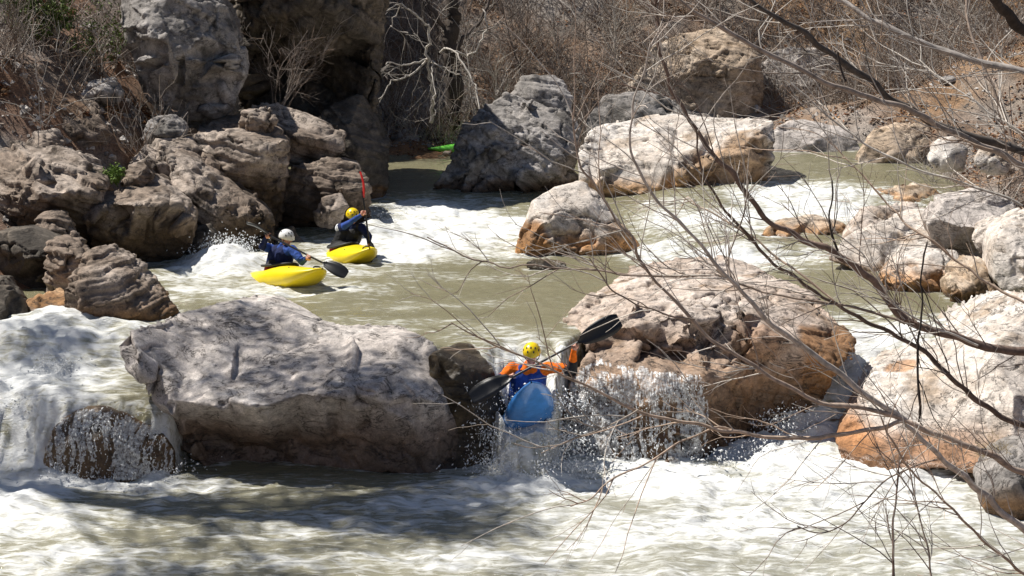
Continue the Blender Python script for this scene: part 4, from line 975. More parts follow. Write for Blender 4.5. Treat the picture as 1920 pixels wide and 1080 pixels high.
# ------------------------------------------------------------------ bare trees on the near bank, limbs reaching in from the right
def near_tree(label, bx, by, seed, limbs, top):
    z = float(terrain(np.array([bx]), np.array([by]))[0])
    base = (bx, by, z - .1)
    trunk = [(bx, by, z - .2, .16), (bx + .05, by, z + .8, .12), (bx - .03, by - .05, z + 1.6, .10), (bx + .04, by, (z + top) / 2 + .6, .085), (bx + .1, by + .05, top, .06)]
    bare_tree('bare_tree', label, base, limbs, seed, [BRN, PALE], trunk=trunk)
near_tree('bare tree off the right edge whose dark limbs cross the upper right corner', 3.6, 8.2, 11,
          [([(2330, 420), (2080, 330), (1920, 286), (1850, 266), (1760, 236), (1680, 190), (1600, 130), (1560, 100), (1480, 45), (1400, -5), (1330, -60)], 8.2, 7.8, 26, 9, (.10, .085, .075), 12),
           ([(2330, 420), (2080, 370), (1920, 312), (1860, 281), (1800, 256), (1720, 216), (1640, 186), (1560, 156), (1440, 101), (1330, 42), (1265, -5), (1200, -60)], 8.2, 7.4, 20, 7, (.34, .28, .24), 14),
           ([(2330, 250), (2060, 170), (1920, 136), (1860, 121), (1780, 96), (1700, 70), (1650, 45), (1610, 20), (1550, -10), (1500, -50)], 8.2, 8.8, 20, 9, (.38, .34, .31), 12),
           ([(2330, 420), (2120, 210), (1990, 110), (1920, 55), (1862, 0), (1800, -60)], 8.2, 7.0, 34, 22, (.05, .04, .035), 4),
           ([(1860, 281), (1740, 232), (1660, 175), (1600, 130)], 7.8, 8.2, 4, 3, TAN_, 8),
           ([(1585, 155), (1575, 130), (1570, 100)], 7.6, 7.6, 6, 5, DK, 0),
           ([(1920, 385), (1830, 350), (1700, 310), (1600, 255), (1520, 190), (1440, 110), (1420, 55)], 9, 9.4, 7, 3, PALE, 10),
           ([(1920, 250), (1800, 175), (1720, 110)], 9, 9.4, 5, 3, PALE, 8),
           ([(1920, 335), (1880, 200), (1830, 90), (1810, -20)], 10, 10.6, 9, 6, MID, 8)], 5.6)
near_tree('bare tree off the right edge whose limbs sweep across the pale rocks', 3.9, 9.6, 12,
          [([(2300, 640), (2080, 650), (1920, 657), (1830, 645), (1760, 622), (1700, 600), (1660, 560), (1620, 512), (1550, 470), (1500, 445), (1440, 410), (1390, 350), (1340, 290), (1300, 240), (1265, 180), (1240, 110), (1232, 30), (1228, -40)], 9.6, 9.0, 26, 5, (.22, .155, .125), 22),
           ([(2300, 860), (2080, 830), (1920, 797), (1860, 770), (1800, 720), (1740, 666), (1700, 640), (1640, 610), (1580, 576), (1530, 550), (1460, 500), (1400, 440), (1343, 372), (1310, 300), (1300, 230)], 9.6, 9.0, 17, 4, (.17, .125, .10), 20),
           ([(1700, 605), (1580, 573), (1480, 556), (1390, 535), (1340, 516), (1280, 517), (1170, 515), (1080, 503), (937, 497), (880, 485), (800, 447)], 9.2, 9.6, 7, 3, MID, 14),
           ([(1560, 560), (1480, 500), (1400, 440), (1320, 390), (1290, 365)], 9.0, 9.5, 6, 3, TAN_, 8),
           ([(1830, 645), (1740, 610), (1680, 570), (1620, 480), (1560, 430)], 9.2, 9.0, 6, 3, PALE, 8),
           ([(1920, 575), (1840, 520), (1740, 450), (1680, 400), (1620, 330), (1560, 270)], 9.4, 10, 8, 3, TAN_, 10),
           ([(1735, 455), (1728, 560), (1724, 660), (1722, 790)], 9.0, 8.9, 4, 7, DK, 4),
           ([(1390, 545), (1365, 490), (1400, 380), (1415, 350)], 9, 9, 5, 3, MID, 5),
           ([(1570, 470), (1555, 400), (1560, 340)], 9, 9, 6, 4, DK, 2)], 4.2)
near_tree('bare leaning tree off the right edge whose pale limbs hang over the white water', 3.4, 8.0, 13,
          [([(2250, 1010), (2050, 940), (1920, 887), (1850, 851), (1760, 820), (1700, 790), (1660, 772), (1600, 762), (1540, 755), (1470, 721), (1430, 696), (1340, 640), (1280, 580), (1200, 490), (1180, 446), (1127, 362), (1090, 300), (1075, 210)], 8, 7.6, 18, 4, (.40, .31, .25), 22),
           ([(1700, 790), (1650, 760), (1593, 717), (1513, 660), (1467, 623), (1413, 573), (1380, 535), (1347, 500), (1280, 427), (1230, 370), (1180, 280), (1190, 200), (1222, 85)], 7.9, 7.5, 17, 4, (.56, .49, .43), 18),
           ([(1700, 790), (1677, 797), (1630, 805), (1570, 816), (1513, 820), (1447, 820), (1357, 805), (1280, 790), (1190, 765), (1110, 727), (1040, 695), (995, 674), (930, 650), (887, 627), (845, 600)], 7.9, 7.3, 13, 3, TAN_, 12),
           ([(1400, 815), (1340, 805), (1280, 828), (1187, 883), (1140, 905), (1107, 937), (1070, 952)], 7.7, 7.4, 6, 3, TAN_, 5),
           ([(1195, 768), (1153, 792), (1100, 815), (1053, 830), (1007, 837), (960, 835)], 7.5, 7.3, 5, 2.5, (.45, .38, .31), 4),
           ([(2250, 1180), (2060, 1090), (1920, 990), (1840, 920), (1790, 880), (1745, 840), (1700, 800)], 8, 7.6, 26, 9, (.60, .53, .47), 8),
           ([(2100, 1230), (1990, 1130), (1920, 1078), (1880, 1045), (1830, 1000), (1760, 930), (1690, 862), (1650, 780)], 7.6, 7.3, 10, 4, TAN_, 10),
           ([(1672, 1110), (1677, 1000), (1681, 930), (1686, 868)], 7.2, 7.4, 8, 4, BRN, 6),
           ([(1750, 1110), (1738, 1030), (1720, 950), (1702, 868)], 7.2, 7.4, 6, 3, MID, 6),
           ([(1760, 860), (1700, 880), (1640, 915), (1590, 975), (1540, 998), (1500, 985)], 7.5, 7.3, 5, 2.5, MID, 6),
           ([(1300, 600), (1240, 585), (1200, 573), (1160, 553), (1133, 523), (1105, 485)], 7.7, 7.5, 5, 3, MID, 5)], 3.6)

# ------------------------------------------------------------------ evergreen over the left bank: its crown shades the huge boulder
def shade_tree():
    rs = np.random.default_rng(17)
    base = np.array([-15.5, 24.5, float(terrain(np.array([-15.5]), np.array([24.5]))[0]) - .1])
    root = empty('evergreen_tree', base, 'evergreen tree on the left bank beyond the picture, shading the huge boulder', 'tree')
    trunk = [(*(base + [0, 0, -.2]), .3), (*(base + [.2, -.2, 3.0]), .26), (*(base + [.9, -.5, 6.0]), .21), (*(base + [2.0, -.9, 8.2]), .15), (*(base + [3.4, -1.2, 9.6]), .08)]
    cvt = limb_curve(trunk, 30)
    V, F = tube_one(cvt, 10); me = mesh_np('trunk', V - base, F); attr_col(me, np.full((len(V), 3), BRN)); link('trunk', me, M_BARK, root)
    tgt = []
    for k in range(520):
        g = np.array([rs.uniform(-7.0, -0.6), rs.uniform(17.4, 23.6), rs.uniform(-1.0, .2)])
        dens = .24 + 1.2 * fbm(g[None] * .55, 2, off=3)[0] + .08 * (g[1] < 19.6) - .10 * max(0, g[0] + 2.6)
        if rs.random() > dens: continue
        h = rs.uniform(11.5, 14.5)
        tgt.append(g + SUN * ((h - g[2]) / SUN[2]))
    tgt = np.array(tgt)
    # boughs
    n = len(tgt)
    k = rs.integers(14, 30, n); s = cvt[k, :3]
    mid = (s + tgt) / 2 + rs.normal(size=(n, 3)) * .25 + np.array([0, 0, .35])
    pts = np.stack([s * (1 - t) ** 2 + 2 * mid * t * (1 - t) + tgt * t * t for t in np.linspace(0, 1, 8)], 1)
    A = tubes(pts, .035, .008, 5); me = mesh_np('boughs', A[0] - base, A[1]); attr_col(me, tube_cols(n, A[2], [BRN, MID], rs)); link('bough', me, M_BARK, root)
    cl = np.repeat(tgt, 100, 0) + rs.normal(size=(n * 100, 3)) * np.array([.30, .30, .2])
    V, F, c = leaves(cl, .07, [(.035, .06, .018), (.05, .085, .022), (.03, .05, .02)], rs)
    me = mesh_np('foliage', V - base, F, False); attr_col(me, c); o = link('foliage', me, M_LEAF, root); o['kind'] = 'stuff'
shade_tree()

# ------------------------------------------------------------------ kayaks, paddles, people
def unit(v): v = np.asarray(v, float); return v / np.linalg.norm(v)
def frame(bow, stern, roll=0.0):
    x = unit(bow - stern); z = np.array([0, 0, 1.0]); y = unit(np.cross(z, x)); z = np.cross(x, y)
    c, s = math.cos(roll), math.sin(roll)
    return x, y * c + z * s, z * c - y * s
def kayak_shape(L=2.45, W=.66, ns=44, na=28):
    V = []
    for i in range(ns):
        t = -1 + 2 * i / (ns - 1); a = abs(t)
        w = W / 2 * ((1 - a ** 3.0) ** .60 if t > 0 else (1 - a ** 2.2) ** .8) + .012
        keel = .30 * a ** 2.6 * (1.0 if t > 0 else .8)
        top = .30 + .07 * math.exp(-((t - .12) / .35) ** 2) + .11 * a ** 2
        top = keel + (top - keel) * (1 - a ** 5) + .03
        mid = keel + (top - keel) * .52
        for k in range(na):
            th = 2 * math.pi * k / na
            cs, sn = math.cos(th), math.sin(th)
            e = .84
            yy = w * math.copysign(abs(cs) ** e, cs)
            zz = mid + (top - mid if sn > 0 else mid - keel) * math.copysign(abs(sn) ** (1.0 if sn > 0 else .7), sn)
            V.append((t * L / 2, yy, zz))
    F = []
    for i in range(ns - 1):
        for k in range(na):
            F.append((i * na + k, i * na + (k + 1) % na, (i + 1) * na + (k + 1) % na, (i + 1) * na + k))
    return np.array(V), np.array(F), na
def ring_tube(cent, ax, ay, ra, rb, r, n=36, sides=6, az=None, sag=0):
    pts = []
    for k in range(n + 1):
        th = 2 * math.pi * k / n
        pts.append([*(cent + ax * ra * math.cos(th) + ay * rb * math.sin(th) + (az * sag * math.cos(th) ** 2 if az is not None else 0)), r])
    return tube_one(np.array(pts), sides)
def kayak(label, bow, stern, mat, roll=0.0, group=None, L=2.45):
    x, y, z = frame(bow, stern, roll); c = (bow + stern) / 2
    root = empty('kayak', c - z * .15, label, 'kayak', group)
    V, F, na = kayak_shape(L)
    T = lambda V: c + V[:, :1] * x + V[:, 1:2] * y + (V[:, 2:3] - .18) * z
    part('hull', T(V), F[:, ::-1].copy(), mat, root)
    cc = c - x * .12 + z * .225
    V2, F2 = ring_tube(cc, x, y, .43, .235, .022, 40, 8, z, .03); part('cockpit_rim', V2, F2, DARK, root)
    for s in (1, -1):
        p = c + x * (L / 2 - .16) * s + z * .155
        pts = [[*(p - y * .06 - z * .03), .012], [*(p - y * .05 + z * .015), .012], [*(p + y * .05 + z * .015), .012], [*(p + y * .06 - z * .03), .012]]
        V2, F2 = tube_one(limb_curve(pts, 12), 6); part('grab_handle', V2, F2, DARK, root)
    for s in (1, -1):                                        # drain plug and outfitting bolts
        for q in (.15, .75):
            bm = bmesh.new(); bmesh.ops.create_icosphere(bm, subdivisions=1, radius=.017)
            Vb = np.array([v.co[:] for v in bm.verts]); Fb = np.array([[v.index for v in f.verts] for f in bm.faces]); bm.free()
            part('bolt', Vb + c + x * q * .7 + y * s * .2 + z * (.178 if q < .5 else .165), Fb, DARK, root)
    return root, (x, y, z, c)
def capsule(p0, r0, p1, r1, n=12, m=4):
    p0 = np.asarray(p0, float); p1 = np.asarray(p1, float)
    a = p1 - p0; L = np.linalg.norm(a); a = a / max(L, 1e-9)
    ref = np.array([1, 0, 0]) if abs(a[0]) < .8 else np.array([0, 1, 0])
    u = unit(np.cross(a, ref)); w = np.cross(a, u)
    rows = []
    for k in range(m): th = math.pi / 2 * (k + .25) / m; rows.append((p0 - a * r0 * math.cos(th), r0 * math.sin(th)))
    rows.append((p0, r0)); rows.append((p1, r1))
    for k in range(m): th = math.pi / 2 * (1 - (k + .75) / m); rows.append((p1 + a * r1 * math.cos(th), r1 * math.sin(th)))
    V = [c + r * (math.cos(2 * math.pi * j / n) * u + math.sin(2 * math.pi * j / n) * w) for c, r in rows for j in range(n)]
    R = len(rows)
    F = [(i * n + j, i * n + (j + 1) % n, (i + 1) * n + (j + 1) % n, (i + 1) * n + j) for i in range(R - 1) for j in range(n)]
    F.append(tuple(range(n))[::-1]); F.append(tuple((R - 1) * n + j for j in range(n)))
    return V, F
def fuse(caps, vox, smooth=4):
    V, F = [], []
    for c in caps:
        v, f = capsule(*c); o = len(V); V += v; F += [tuple(i + o for i in q) for q in f]
    V, Q, E = remesh(V, F, vox)
    return laplace(V, E, smooth, .5), Q
def hand(wrist, grip, ax, fwd):
    """palm, four fingers closed round a shaft through grip along ax, thumb the other way"""
    ax = unit(ax); out = unit(np.asarray(grip) - np.asarray(wrist)); out = unit(out - ax * (out @ ax))
    side = np.cross(ax, out)
    caps = [(wrist, .026, grip - out * .035, .030)]
    for s in (-1, 1): caps.append((grip - out * .045 + ax * s * .022, .022, grip - out * .028 + ax * s * .028, .020))
    for k, l in enumerate((.9, 1.0, .95, .8)):
        o = grip + ax * (-.033 + .022 * k)
        q = [o + .031 * (math.cos(a) * -out + math.sin(a) * side) for a in (.4, 1.5, 2.6 * l, 3.9 * l)]
        for i in range(3): caps.append((q[i], .0105 - .001 * i, q[i + 1], .0098 - .001 * i))
    q = [grip - out * .03 - ax * .045, grip - side * .032 - ax * .03, grip + out * .02 - side * .024 - ax * .012]
    for i in range(2): caps.append((q[i], .013, q[i + 1], .0115))
    return caps
def person(label, J, face, helm, suit, group=None, pad_ax=None):
    """J: joints hip, chest, neck, head, sl, el, hl, sr, er, hr (world); face: where the head looks"""
    root = empty('person', J['hip'] - np.array([0, 0, .12]), label, 'person', group)
    f = unit(face); u = np.array([0, 0, 1.0]); r = unit(np.cross(f, u)); u = np.cross(r, f)
    h = J['head']; hip, ch, nk = J['hip'], J['chest'], J['neck']
    sx = unit(J['sr'] - J['sl'])
    body = []
    for s in (-1, 1):
        body += [(hip + sx * s * .07, .125, ch + sx * s * .075, .125), (ch + sx * s * .07, .12, nk + sx * s * .05 - np.array([0, 0, .06]), .07)]
    body += [(nk - np.array([0, 0, .06]), .062, h - u * .05, .055)]
    body += [(h + u * .02 - f * .012, .088, h + u * .035 + f * .012, .085), (h - u * .01, .078, h - u * .075 + f * .035, .052), (h + f * .088 + u * .005, .012, h + f * .106 - u * .022, .016),
             (h + f * .085 - u * .058 - r * .016, .009, h + f * .085 - u * .058 + r * .016, .009), (h + f * .082 + u * .03 - r * .04, .014, h + f * .082 + u * .03 + r * .04, .014)]
    for s in (-1, 1): body.append((h + r * s * .085 - u * .03, .016, h + r * s * .087 + u * .008, .019))
    for a, b_, c_, kx in (('sl', 'el', 'hl', 0), ('sr', 'er', 'hr', 1)):
        sh, el, hd = J[a], J[b_], J[c_]
        wr = hd + unit(el - hd) * .085
        body += [(sh, .062, el, .045), (el, .044, wr, .028)]
        body += hand(wr, hd, pad_ax, f)
    fw = J['fwd']
    for s in (-1, 1): body.append((hip + sx * s * .09 + fw * .02, .09, hip + sx * s * .14 + fw * .42 + np.array([0, 0, -.02]), .06))
    V, Q = fuse(body, .0075, 3)
    part('body', V, Q, SKIN, root)
    # eyes
    bm = bmesh.new(); bmesh.ops.create_icosphere(bm, subdivisions=2, radius=.013)
    Ve = np.array([v.co[:] for v in bm.verts]); Fe = np.array([[v.index for v in q.verts] for q in bm.faces]); bm.free()
    for s in (-1, 1): part('eye', Ve + h + f * .083 + u * .006 + r * s * .033, Fe, DARK, root)
    def cloth(name, caps, mat, vox=.012, amp=.012):
        V, Q = fuse(caps, vox, 3); n = normals(V, Q)
        V = V + n * (amp * fbm(V * 9, 3, off=hash(name) % 50) + amp * .6 * (1 - 2 * np.abs(vn(V * 14))))[:, None]
        part(name, V, Q, mat, root)
    caps = []
    for s in (-1, 1): caps += [(hip + sx * s * .08, .14, ch + sx * s * .085, .142), (ch + sx * s * .07, .14, nk + sx * s * .05 - np.array([0, 0, .07]), .085)]
    caps += [(nk - np.array([0, 0, .06]), .075, nk, .066), (J['sl'], .078, lerp(J['sl'], J['el'], .8), .066), (J['sr'], .078, lerp(J['sr'], J['er'], .8), .066),
             (J['sl'], .078, ch, .12), (J['sr'], .078, ch, .12)]
    cloth('jacket', caps, suit['jacket'])
    for e, hd, m in (('el', 'hl', suit['sleeve_l']), ('er', 'hr', suit['sleeve_r'])):
        S_ = J['sl' if e == 'el' else 'sr']; wr = J[hd] + unit(J[e] - J[hd]) * .075
        if isinstance(m, tuple):
            cloth('sleeve', [(lerp(S_, J[e], .72), .066, J[e], .063), (J[e], .063, lerp(J[e], wr, .45), .055)], m[0], amp=.008)
            cloth('cuff', [(lerp(J[e], wr, .5), .054, wr, .038)], m[1], amp=.006)
        else:
            cloth('sleeve', [(lerp(S_, J[e], .74), .066, J[e], .062), (J[e], .062, wr, .037)], m, amp=.008)
    if 'patch' in suit: cloth('shoulder_panel', [(J['sl'] - np.array([0, 0, .005]), .086, lerp(J['sl'], J['el'], .35), .076), (J['sl'], .08, nk - np.array([0, 0, .05]), .07)], suit['patch'], amp=.005)
    vest = []
    for s in (-1, 1): vest += [(lerp(hip, ch, .35) + sx * s * .085, .155, ch + sx * s * .09, .158), (ch + sx * s * .10, .125, nk + sx * s * .10 - np.array([0, 0, .05]), .06)]
    cloth('life_vest', vest, suit['vest'], amp=.006)
    cloth('waist_belt', [(lerp(hip, ch, .12) + sx * -.085, .162, lerp(hip, ch, .12) + sx * .085, .162), (lerp(hip, ch, .2) + sx * -.085, .162, lerp(hip, ch, .2) + sx * .085, .162)], suit['belt'], amp=.004)
    # helmet
    ns, nr = 28, 11; Vh = []
    for i in range(nr):
        ph = math.pi * .56 * i / (nr - 1)
        for k in range(ns):
            th = 2 * math.pi * k / ns
            drop = .02 * max(0, -math.cos(th)) * (i / (nr - 1)) ** 3          # lower at the nape
            rr = .127 * math.sin(ph) * (1 + (.10 * max(0, math.cos(th)) ** 4 if i == nr - 1 else 0))
            Vh.append(h + u * (.025 + .122 * math.cos(ph) - drop) + f * rr * math.cos(th) * 1.08 + r * rr * math.sin(th) * .95)
    Vi = [h + u * .03 + (v - h - u * .03) * .93 for v in Vh]
    Vh = np.array(Vh + Vi); o = ns * nr
    Fh = [(i * ns + k, i * ns + (k + 1) % ns, (i + 1) * ns + (k + 1) % ns, (i + 1) * ns + k) for i in range(nr - 1) for k in range(ns)]
    Fh += [(o + (i + 1) * ns + k, o + (i + 1) * ns + (k + 1) % ns, o + i * ns + (k + 1) % ns, o + i * ns + k) for i in range(nr - 1) for k in range(ns)]
    Fh += [((nr - 1) * ns + k, (nr - 1) * ns + (k + 1) % ns, o + (nr - 1) * ns + (k + 1) % ns, o + (nr - 1) * ns + k) for k in range(ns)]
    ho = part('helmet', Vh, np.array(Fh), helm, root)
    bm = bmesh.new(); bmesh.ops.create_icosphere(bm, subdivisions=2, radius=1)
    Vs = np.array([v.co[:] for v in bm.verts]); Fs = np.array([[v.index for v in q.verts] for q in bm.faces]); bm.free()
    for th, ph in [(-.75, .75), (0, .62), (.75, .75), (-.38, 1.12), (.38, 1.12), (-1.15, 1.15), (1.15, 1.15), (2.2, .9), (-2.2, .9), (3.14, .9)]:
        nn = unit(u * math.cos(ph) + (f * math.cos(th) + r * math.sin(th)) * math.sin(ph))
        cpt = h + u * (.025 + .122 * math.cos(ph)) + f * .127 * 1.08 * math.sin(ph) * math.cos(th) + r * .127 * .95 * math.sin(ph) * math.sin(th)
        a = unit(np.cross(nn, r + .01)); b2 = np.cross(nn, a)
        Vv = cpt + Vs[:, :1] * a * .019 + Vs[:, 1:2] * b2 * .011 + Vs[:, 2:] * nn * .005
        me = mesh_np('vent', Vv - np.array(root.location), Fs); link('vent', me, DARK, ho)
    for s in (-1, 1):
        cv = limb_curve([[*(h + r * s * .108 + f * .02 + u * .0), .007], [*(h + r * s * .09 + f * .03 - u * .06), .007], [*(h + f * .05 - u * .125 + r * s * .02), .007]], 10)
        Vc, Fc = tube_one(cv, 5); part('chin_strap', Vc, Fc, DARK, root)
    return root
def spray_skirt(root, K):
    x, y, z, c = K; cc = c - x * .12 + z * .225
    V, F = [], []
    n = 32; rows = [(.425, .232, .012), (.36, .21, .025), (.25, .19, .045), (.20, .175, .07), (.19, .165, .10)]
    for ra, rb, hz in rows:
        for k in range(n):
            th = 2 * math.pi * k / n
            V.append(cc + x * (ra * math.cos(th) - (.425 - ra) * .25) + y * rb * math.sin(th) + z * hz)
    F = [(i * n + k, i * n + (k + 1) % n, (i + 1) * n + (k + 1) % n, (i + 1) * n + k) for i in range(len(rows) - 1) for k in range(n)]
    part('spray_skirt', np.array(V), np.array(F), BLACKC, root)
def paddle(label, a, b, mats, faceA, faceB, L=.46, W=.20, group=None):
    """a, b: blade tips; faces: directions the blades face"""
    a = np.asarray(a, float); b = np.asarray(b, float); ax = unit(b - a)
    root = empty('paddle', (a + b) / 2, label, 'paddle', group)
    cv = np.array([[*(a + ax * L * .75 + (b - a - ax * L * 1.5) * t), .016] for t in np.linspace(0, 1, 12)])
    V, F = tube_one(cv, 8); part('shaft', V, F, BLACK, root)
    for tip, d, fc, m in ((a, ax, faceA, mats[0]), (b, -ax, faceB, mats[1])):
        fc = np.asarray(fc, float); fc = unit(fc - d * (fc @ d)); w = np.cross(d, fc)
        rows = 18; V = []
        for i in range(rows):
            t = i / (rows - 1)
            hw = W / 2 * (math.sin(math.pi * min(1, .06 + t * .94) ** .72) ** .55) * (1 if t < .96 else .8) + .01
            if t > .9: hw = max(.016, hw * .6)
            for k in range(5):
                q = -1 + k / 2
                V.append(tip + d * L * t + w * hw * q + fc * (.022 * (q * q) + .03 * math.sin(math.pi * t)) + fc * .005)
            for k in range(5):
                q = 1 - k / 2
                V.append(tip + d * L * t + w * hw * q + fc * (.022 * (q * q) + .03 * math.sin(math.pi * t)) - fc * (.005 + .012 * (1 - abs(q)) * t))
        F = [(i * 10 + k, i * 10 + (k + 1) % 10, (i + 1) * 10 + (k + 1) % 10, (i + 1) * 10 + k) for i in range(rows - 1) for k in range(10)]
        Vc = V + [np.mean(V[:10], 0), np.mean(V[-10:], 0)]; e = len(V)
        F += [(k, (k + 1) % 10, e, e) for k in range(10)]
        F = [q for q in F if len(set(q)) == 4]
        part('blade', np.array(Vc), np.array(F), m, root)
    return root

CAMP = np.array([0, 0, CAM_H])
# --- blue kayak going over the drop
x1 = unit(np.array([.06, -math.cos(.58), math.sin(.58)]))
c1 = P(1002, 735, Y=20.95) - x1 * 1.225
kr, K1 = kayak('blue kayak lifting its bow over the drop between the rocks', c1 + x1 * 1.225, c1 - x1 * 1.225, BLUE, roll=.26)
hip = K1[3] - K1[0] * .20 + K1[2] * .12
Yh = hip[1]
J = dict(hip=hip, chest=P(991, 706, Y=Yh - .10), neck=P(993, 683, Y=Yh - .16), head=P(997, 662, Y=Yh - .24), sl=P(961, 690, Y=Yh - .10), el=P(935, 714, Y=Yh - .26), hl=P(960, 706, Y=Yh - .50),
         sr=P(1027, 689, Y=Yh - .14), er=P(1073, 693, Y=Yh - .28), hr=P(1077, 649, Y=Yh - .48), fwd=K1[0])
pa = P(1162, 600, Y=Yh - .45); pb = P(884, 748, Y=Yh - .55)
pr = person('kayaker in a yellow helmet, orange jacket and blue vest plunging over the drop', J, (-.12, -1, -.28), HELM_Y,
            dict(jacket=ORANGE_C, sleeve_l=NAVY_C, sleeve_r=(BLACKC, ORANGE_C), vest=BLUE_C, belt=NAVY_C), pad_ax=pb - pa)
spray_skirt(pr, K1)
paddle('black paddle held across the chest of the kayaker in the orange jacket', pa, pb, (BLACK, BLACK), (.1, -1, .35), (.1, -.7, .7), L=.62, W=.25)
# --- yellow kayak, white helmet
bow = P(612, 519, Y=26.5); stern = P(455, 530, Y=28.6)
bow, stern = (bow + stern) / 2 + unit(bow - stern) * 1.225, (bow + stern) / 2 - unit(bow - stern) * 1.225
kr, K2 = kayak('yellow kayak under the kayaker in the white helmet', bow, stern, YELLOW, roll=-.18)
hip = K2[3] - K2[0] * .22 + K2[2] * .10; Yh = hip[1]
J = dict(hip=hip, chest=P(527, 477, Y=Yh), neck=P(532, 459, Y=Yh - .02), head=P(537, 446, Y=Yh - .05), sl=P(548, 468, Y=Yh - .2), el=P(566, 490, Y=Yh - .38), hl=P(578, 482, Y=Yh - .52),
         sr=P(508, 466, Y=Yh + .12), er=P(492, 462, Y=Yh - .08), hr=P(502, 440, Y=Yh - .22), fwd=K2[0])
pa = P(650, 516, Y=Yh - .75); pb = P(455, 410, Y=Yh + .1); pb = pa + unit(P(502, 440, Y=Yh - .22) - pa) * 1.95
pr = person('kayaker in a white helmet and blue jacket paddling the near yellow kayak', J, (.85, -.5, -.25), HELM_W,
            dict(jacket=BLUE_C, sleeve_l=BLUE_C, sleeve_r=NAVY_C, vest=NAVY_C, belt=REDC), pad_ax=pb - pa)
spray_skirt(pr, K2)
paddle('black paddle dipped by the kayaker in the white helmet', pa, pb, (BLACK, BLACK), (-.2, -.8, .7), (.8, -.1, .2))
# --- yellow kayak behind
bow = P(696, 481, Y=28.7); stern = P(608, 485, Y=30.9)
bow, stern = (bow + stern) / 2 + unit(bow - stern) * 1.225, (bow + stern) / 2 - unit(bow - stern) * 1.225
kr, K3 = kayak('yellow kayak farther back under the kayaker with the upright paddle', bow, stern, YELLOW, roll=.1)
hip = K3[3] - K3[0] * .22 + K3[2] * .10; Yh = hip[1]
J = dict(hip=hip, chest=P(656, 438, Y=Yh - .08), neck=P(659, 418, Y=Yh - .12), head=P(661, 405, Y=Yh - .17), sl=P(637, 427, Y=Yh - .02), el=P(646, 424, Y=Yh - .32), hl=P(683, 399, Y=Yh - .42),
         sr=P(678, 427, Y=Yh - .14), er=P(692, 444, Y=Yh - .28), hr=P(691, 461, Y=Yh - .46), fwd=K3[0])
pa = P(699, 500, Y=Yh - .5); pb = P(674, 322, Y=Yh - .3)
pr = person('kayaker in a yellow helmet with white shoulders and dark vest beside the left rocks', J, (.35, -.95, -.3), HELM_Y,
            dict(jacket=NAVY_C, sleeve_l=BLUE_C, sleeve_r=NAVY_C, vest=BLACKC, belt=REDC, patch=WHITEC), pad_ax=pb - pa)
spray_skirt(pr, K3)
paddle('paddle with a red upper blade held upright against the dark left rocks', pa, pb, (BLACK, RED), (1, -.4, 0), (1, .12, 0))
# --- green kayak on the far bank
kayak('green kayak lying on the muddy far bank', P(803, 288, Y=43.4), P(803, 288, Y=43.4) + unit(np.array([1, .25, .04])) * 2.3, GREEN, roll=.25, L=2.3)

# ------------------------------------------------------------------ spray and falling water
def drops(name, label, pos, vel, size, stretch, seed):
    rs = np.random.default_rng(seed)
    n = len(pos)
    O = np.array([[1, 0, 0], [-.5, .87, 0], [-.5, -.87, 0], [0, 0, 1.], [0, 0, -1.]])
    Fo = np.array([[0, 1, 3], [1, 2, 3], [2, 0, 3], [1, 0, 4], [2, 1, 4], [0, 2, 4]])
    v = vel / np.maximum(np.linalg.norm(vel, axis=1), 1e-6)[:, None]
    ref = rs.normal(size=(n, 3)); u = np.cross(v, ref); u /= np.linalg.norm(u, axis=1)[:, None]; w = np.cross(v, u)
    V = pos[:, None] + size[:, None, None] * (O[None, :, :1] * u[:, None] + O[None, :, 1:2] * w[:, None] + O[None, :, 2:] * v[:, None] * stretch[:, None, None])
    F = (Fo[None] + 5 * np.arange(n)[:, None, None]).reshape(-1, 3)
    me = mesh_np(name, V.reshape(-1, 3), F)
    tag(link(name, me, M_SPRAY), label, 'spray', kind='stuff')
def splash(pts, n, spread, up, seed, size=.011):
    rs = np.random.default_rng(seed); P_, Vv = [], []
    for px, py, z, k in pts:
        c = P(px, py, z=z); m = int(n * k)
        v = rs.normal(size=(m, 3)) * np.array([spread, spread, .4]) + np.array([0, 0, up])
        t = rs.random(m) ** .6 * .35
        P_.append(c + rs.normal(size=(m, 3)) * np.array([.18, .12, .02]) + v * t[:, None] + np.array([0, 0, -4.9]) * (t ** 2)[:, None]); Vv.append(v + np.array([0, 0, -9.8]) * t[:, None])
    P_ = np.concatenate(P_); Vv = np.concatenate(Vv)
    return P_, Vv, size * rs.uniform(.4, 1.3, len(P_)) ** 1.3, rs.uniform(1, 2.6, len(P_))
drops('spray', 'white spray thrown up behind the kayaker in the white helmet', *splash([(400, 490, .05, 1), (425, 480, .1, 1.6), (450, 485, .05, 1), (470, 495, 0, .6), (705, 430, 0, .7), (720, 425, 0, .5)], 260, .7, 2.2, 1), 1)
drops('spray', 'white spray boiling at the foot of the drop under the blue kayak', *splash([(930, 890, LOW, 1), (960, 880, LOW, 1.6), (1000, 890, LOW, 1.6), (1040, 890, LOW, 1), (960, 800, -.9, 1.2), (945, 760, -.6, 1.2), (950, 830, -1.0, 1.6), (1052, 770, -.6, 1.2), (1056, 840, -1.0, 1.6), (1100, 890, LOW, .8)], 420, .6, 1.7, 2), 2)
drops('spray', 'spray leaping where the right chute meets the pink brown rock', *splash([(1450, 805, -1.2, 1), (1480, 790, -1.1, .8), (1420, 850, LOW, 1), (1350, 870, LOW, .8), (1600, 700, -.6, .5)], 260, .6, 1.5, 3), 3)
drops('spray', 'spray of the left cascade by the drowned brown rock', *splash([(60, 760, -.6, 1), (120, 900, LOW, 1), (200, 895, LOW, .8), (320, 890, LOW, .7), (100, 690, -.3, 1), (180, 800, -.6, .6)], 300, .6, 1.3, 4), 4)
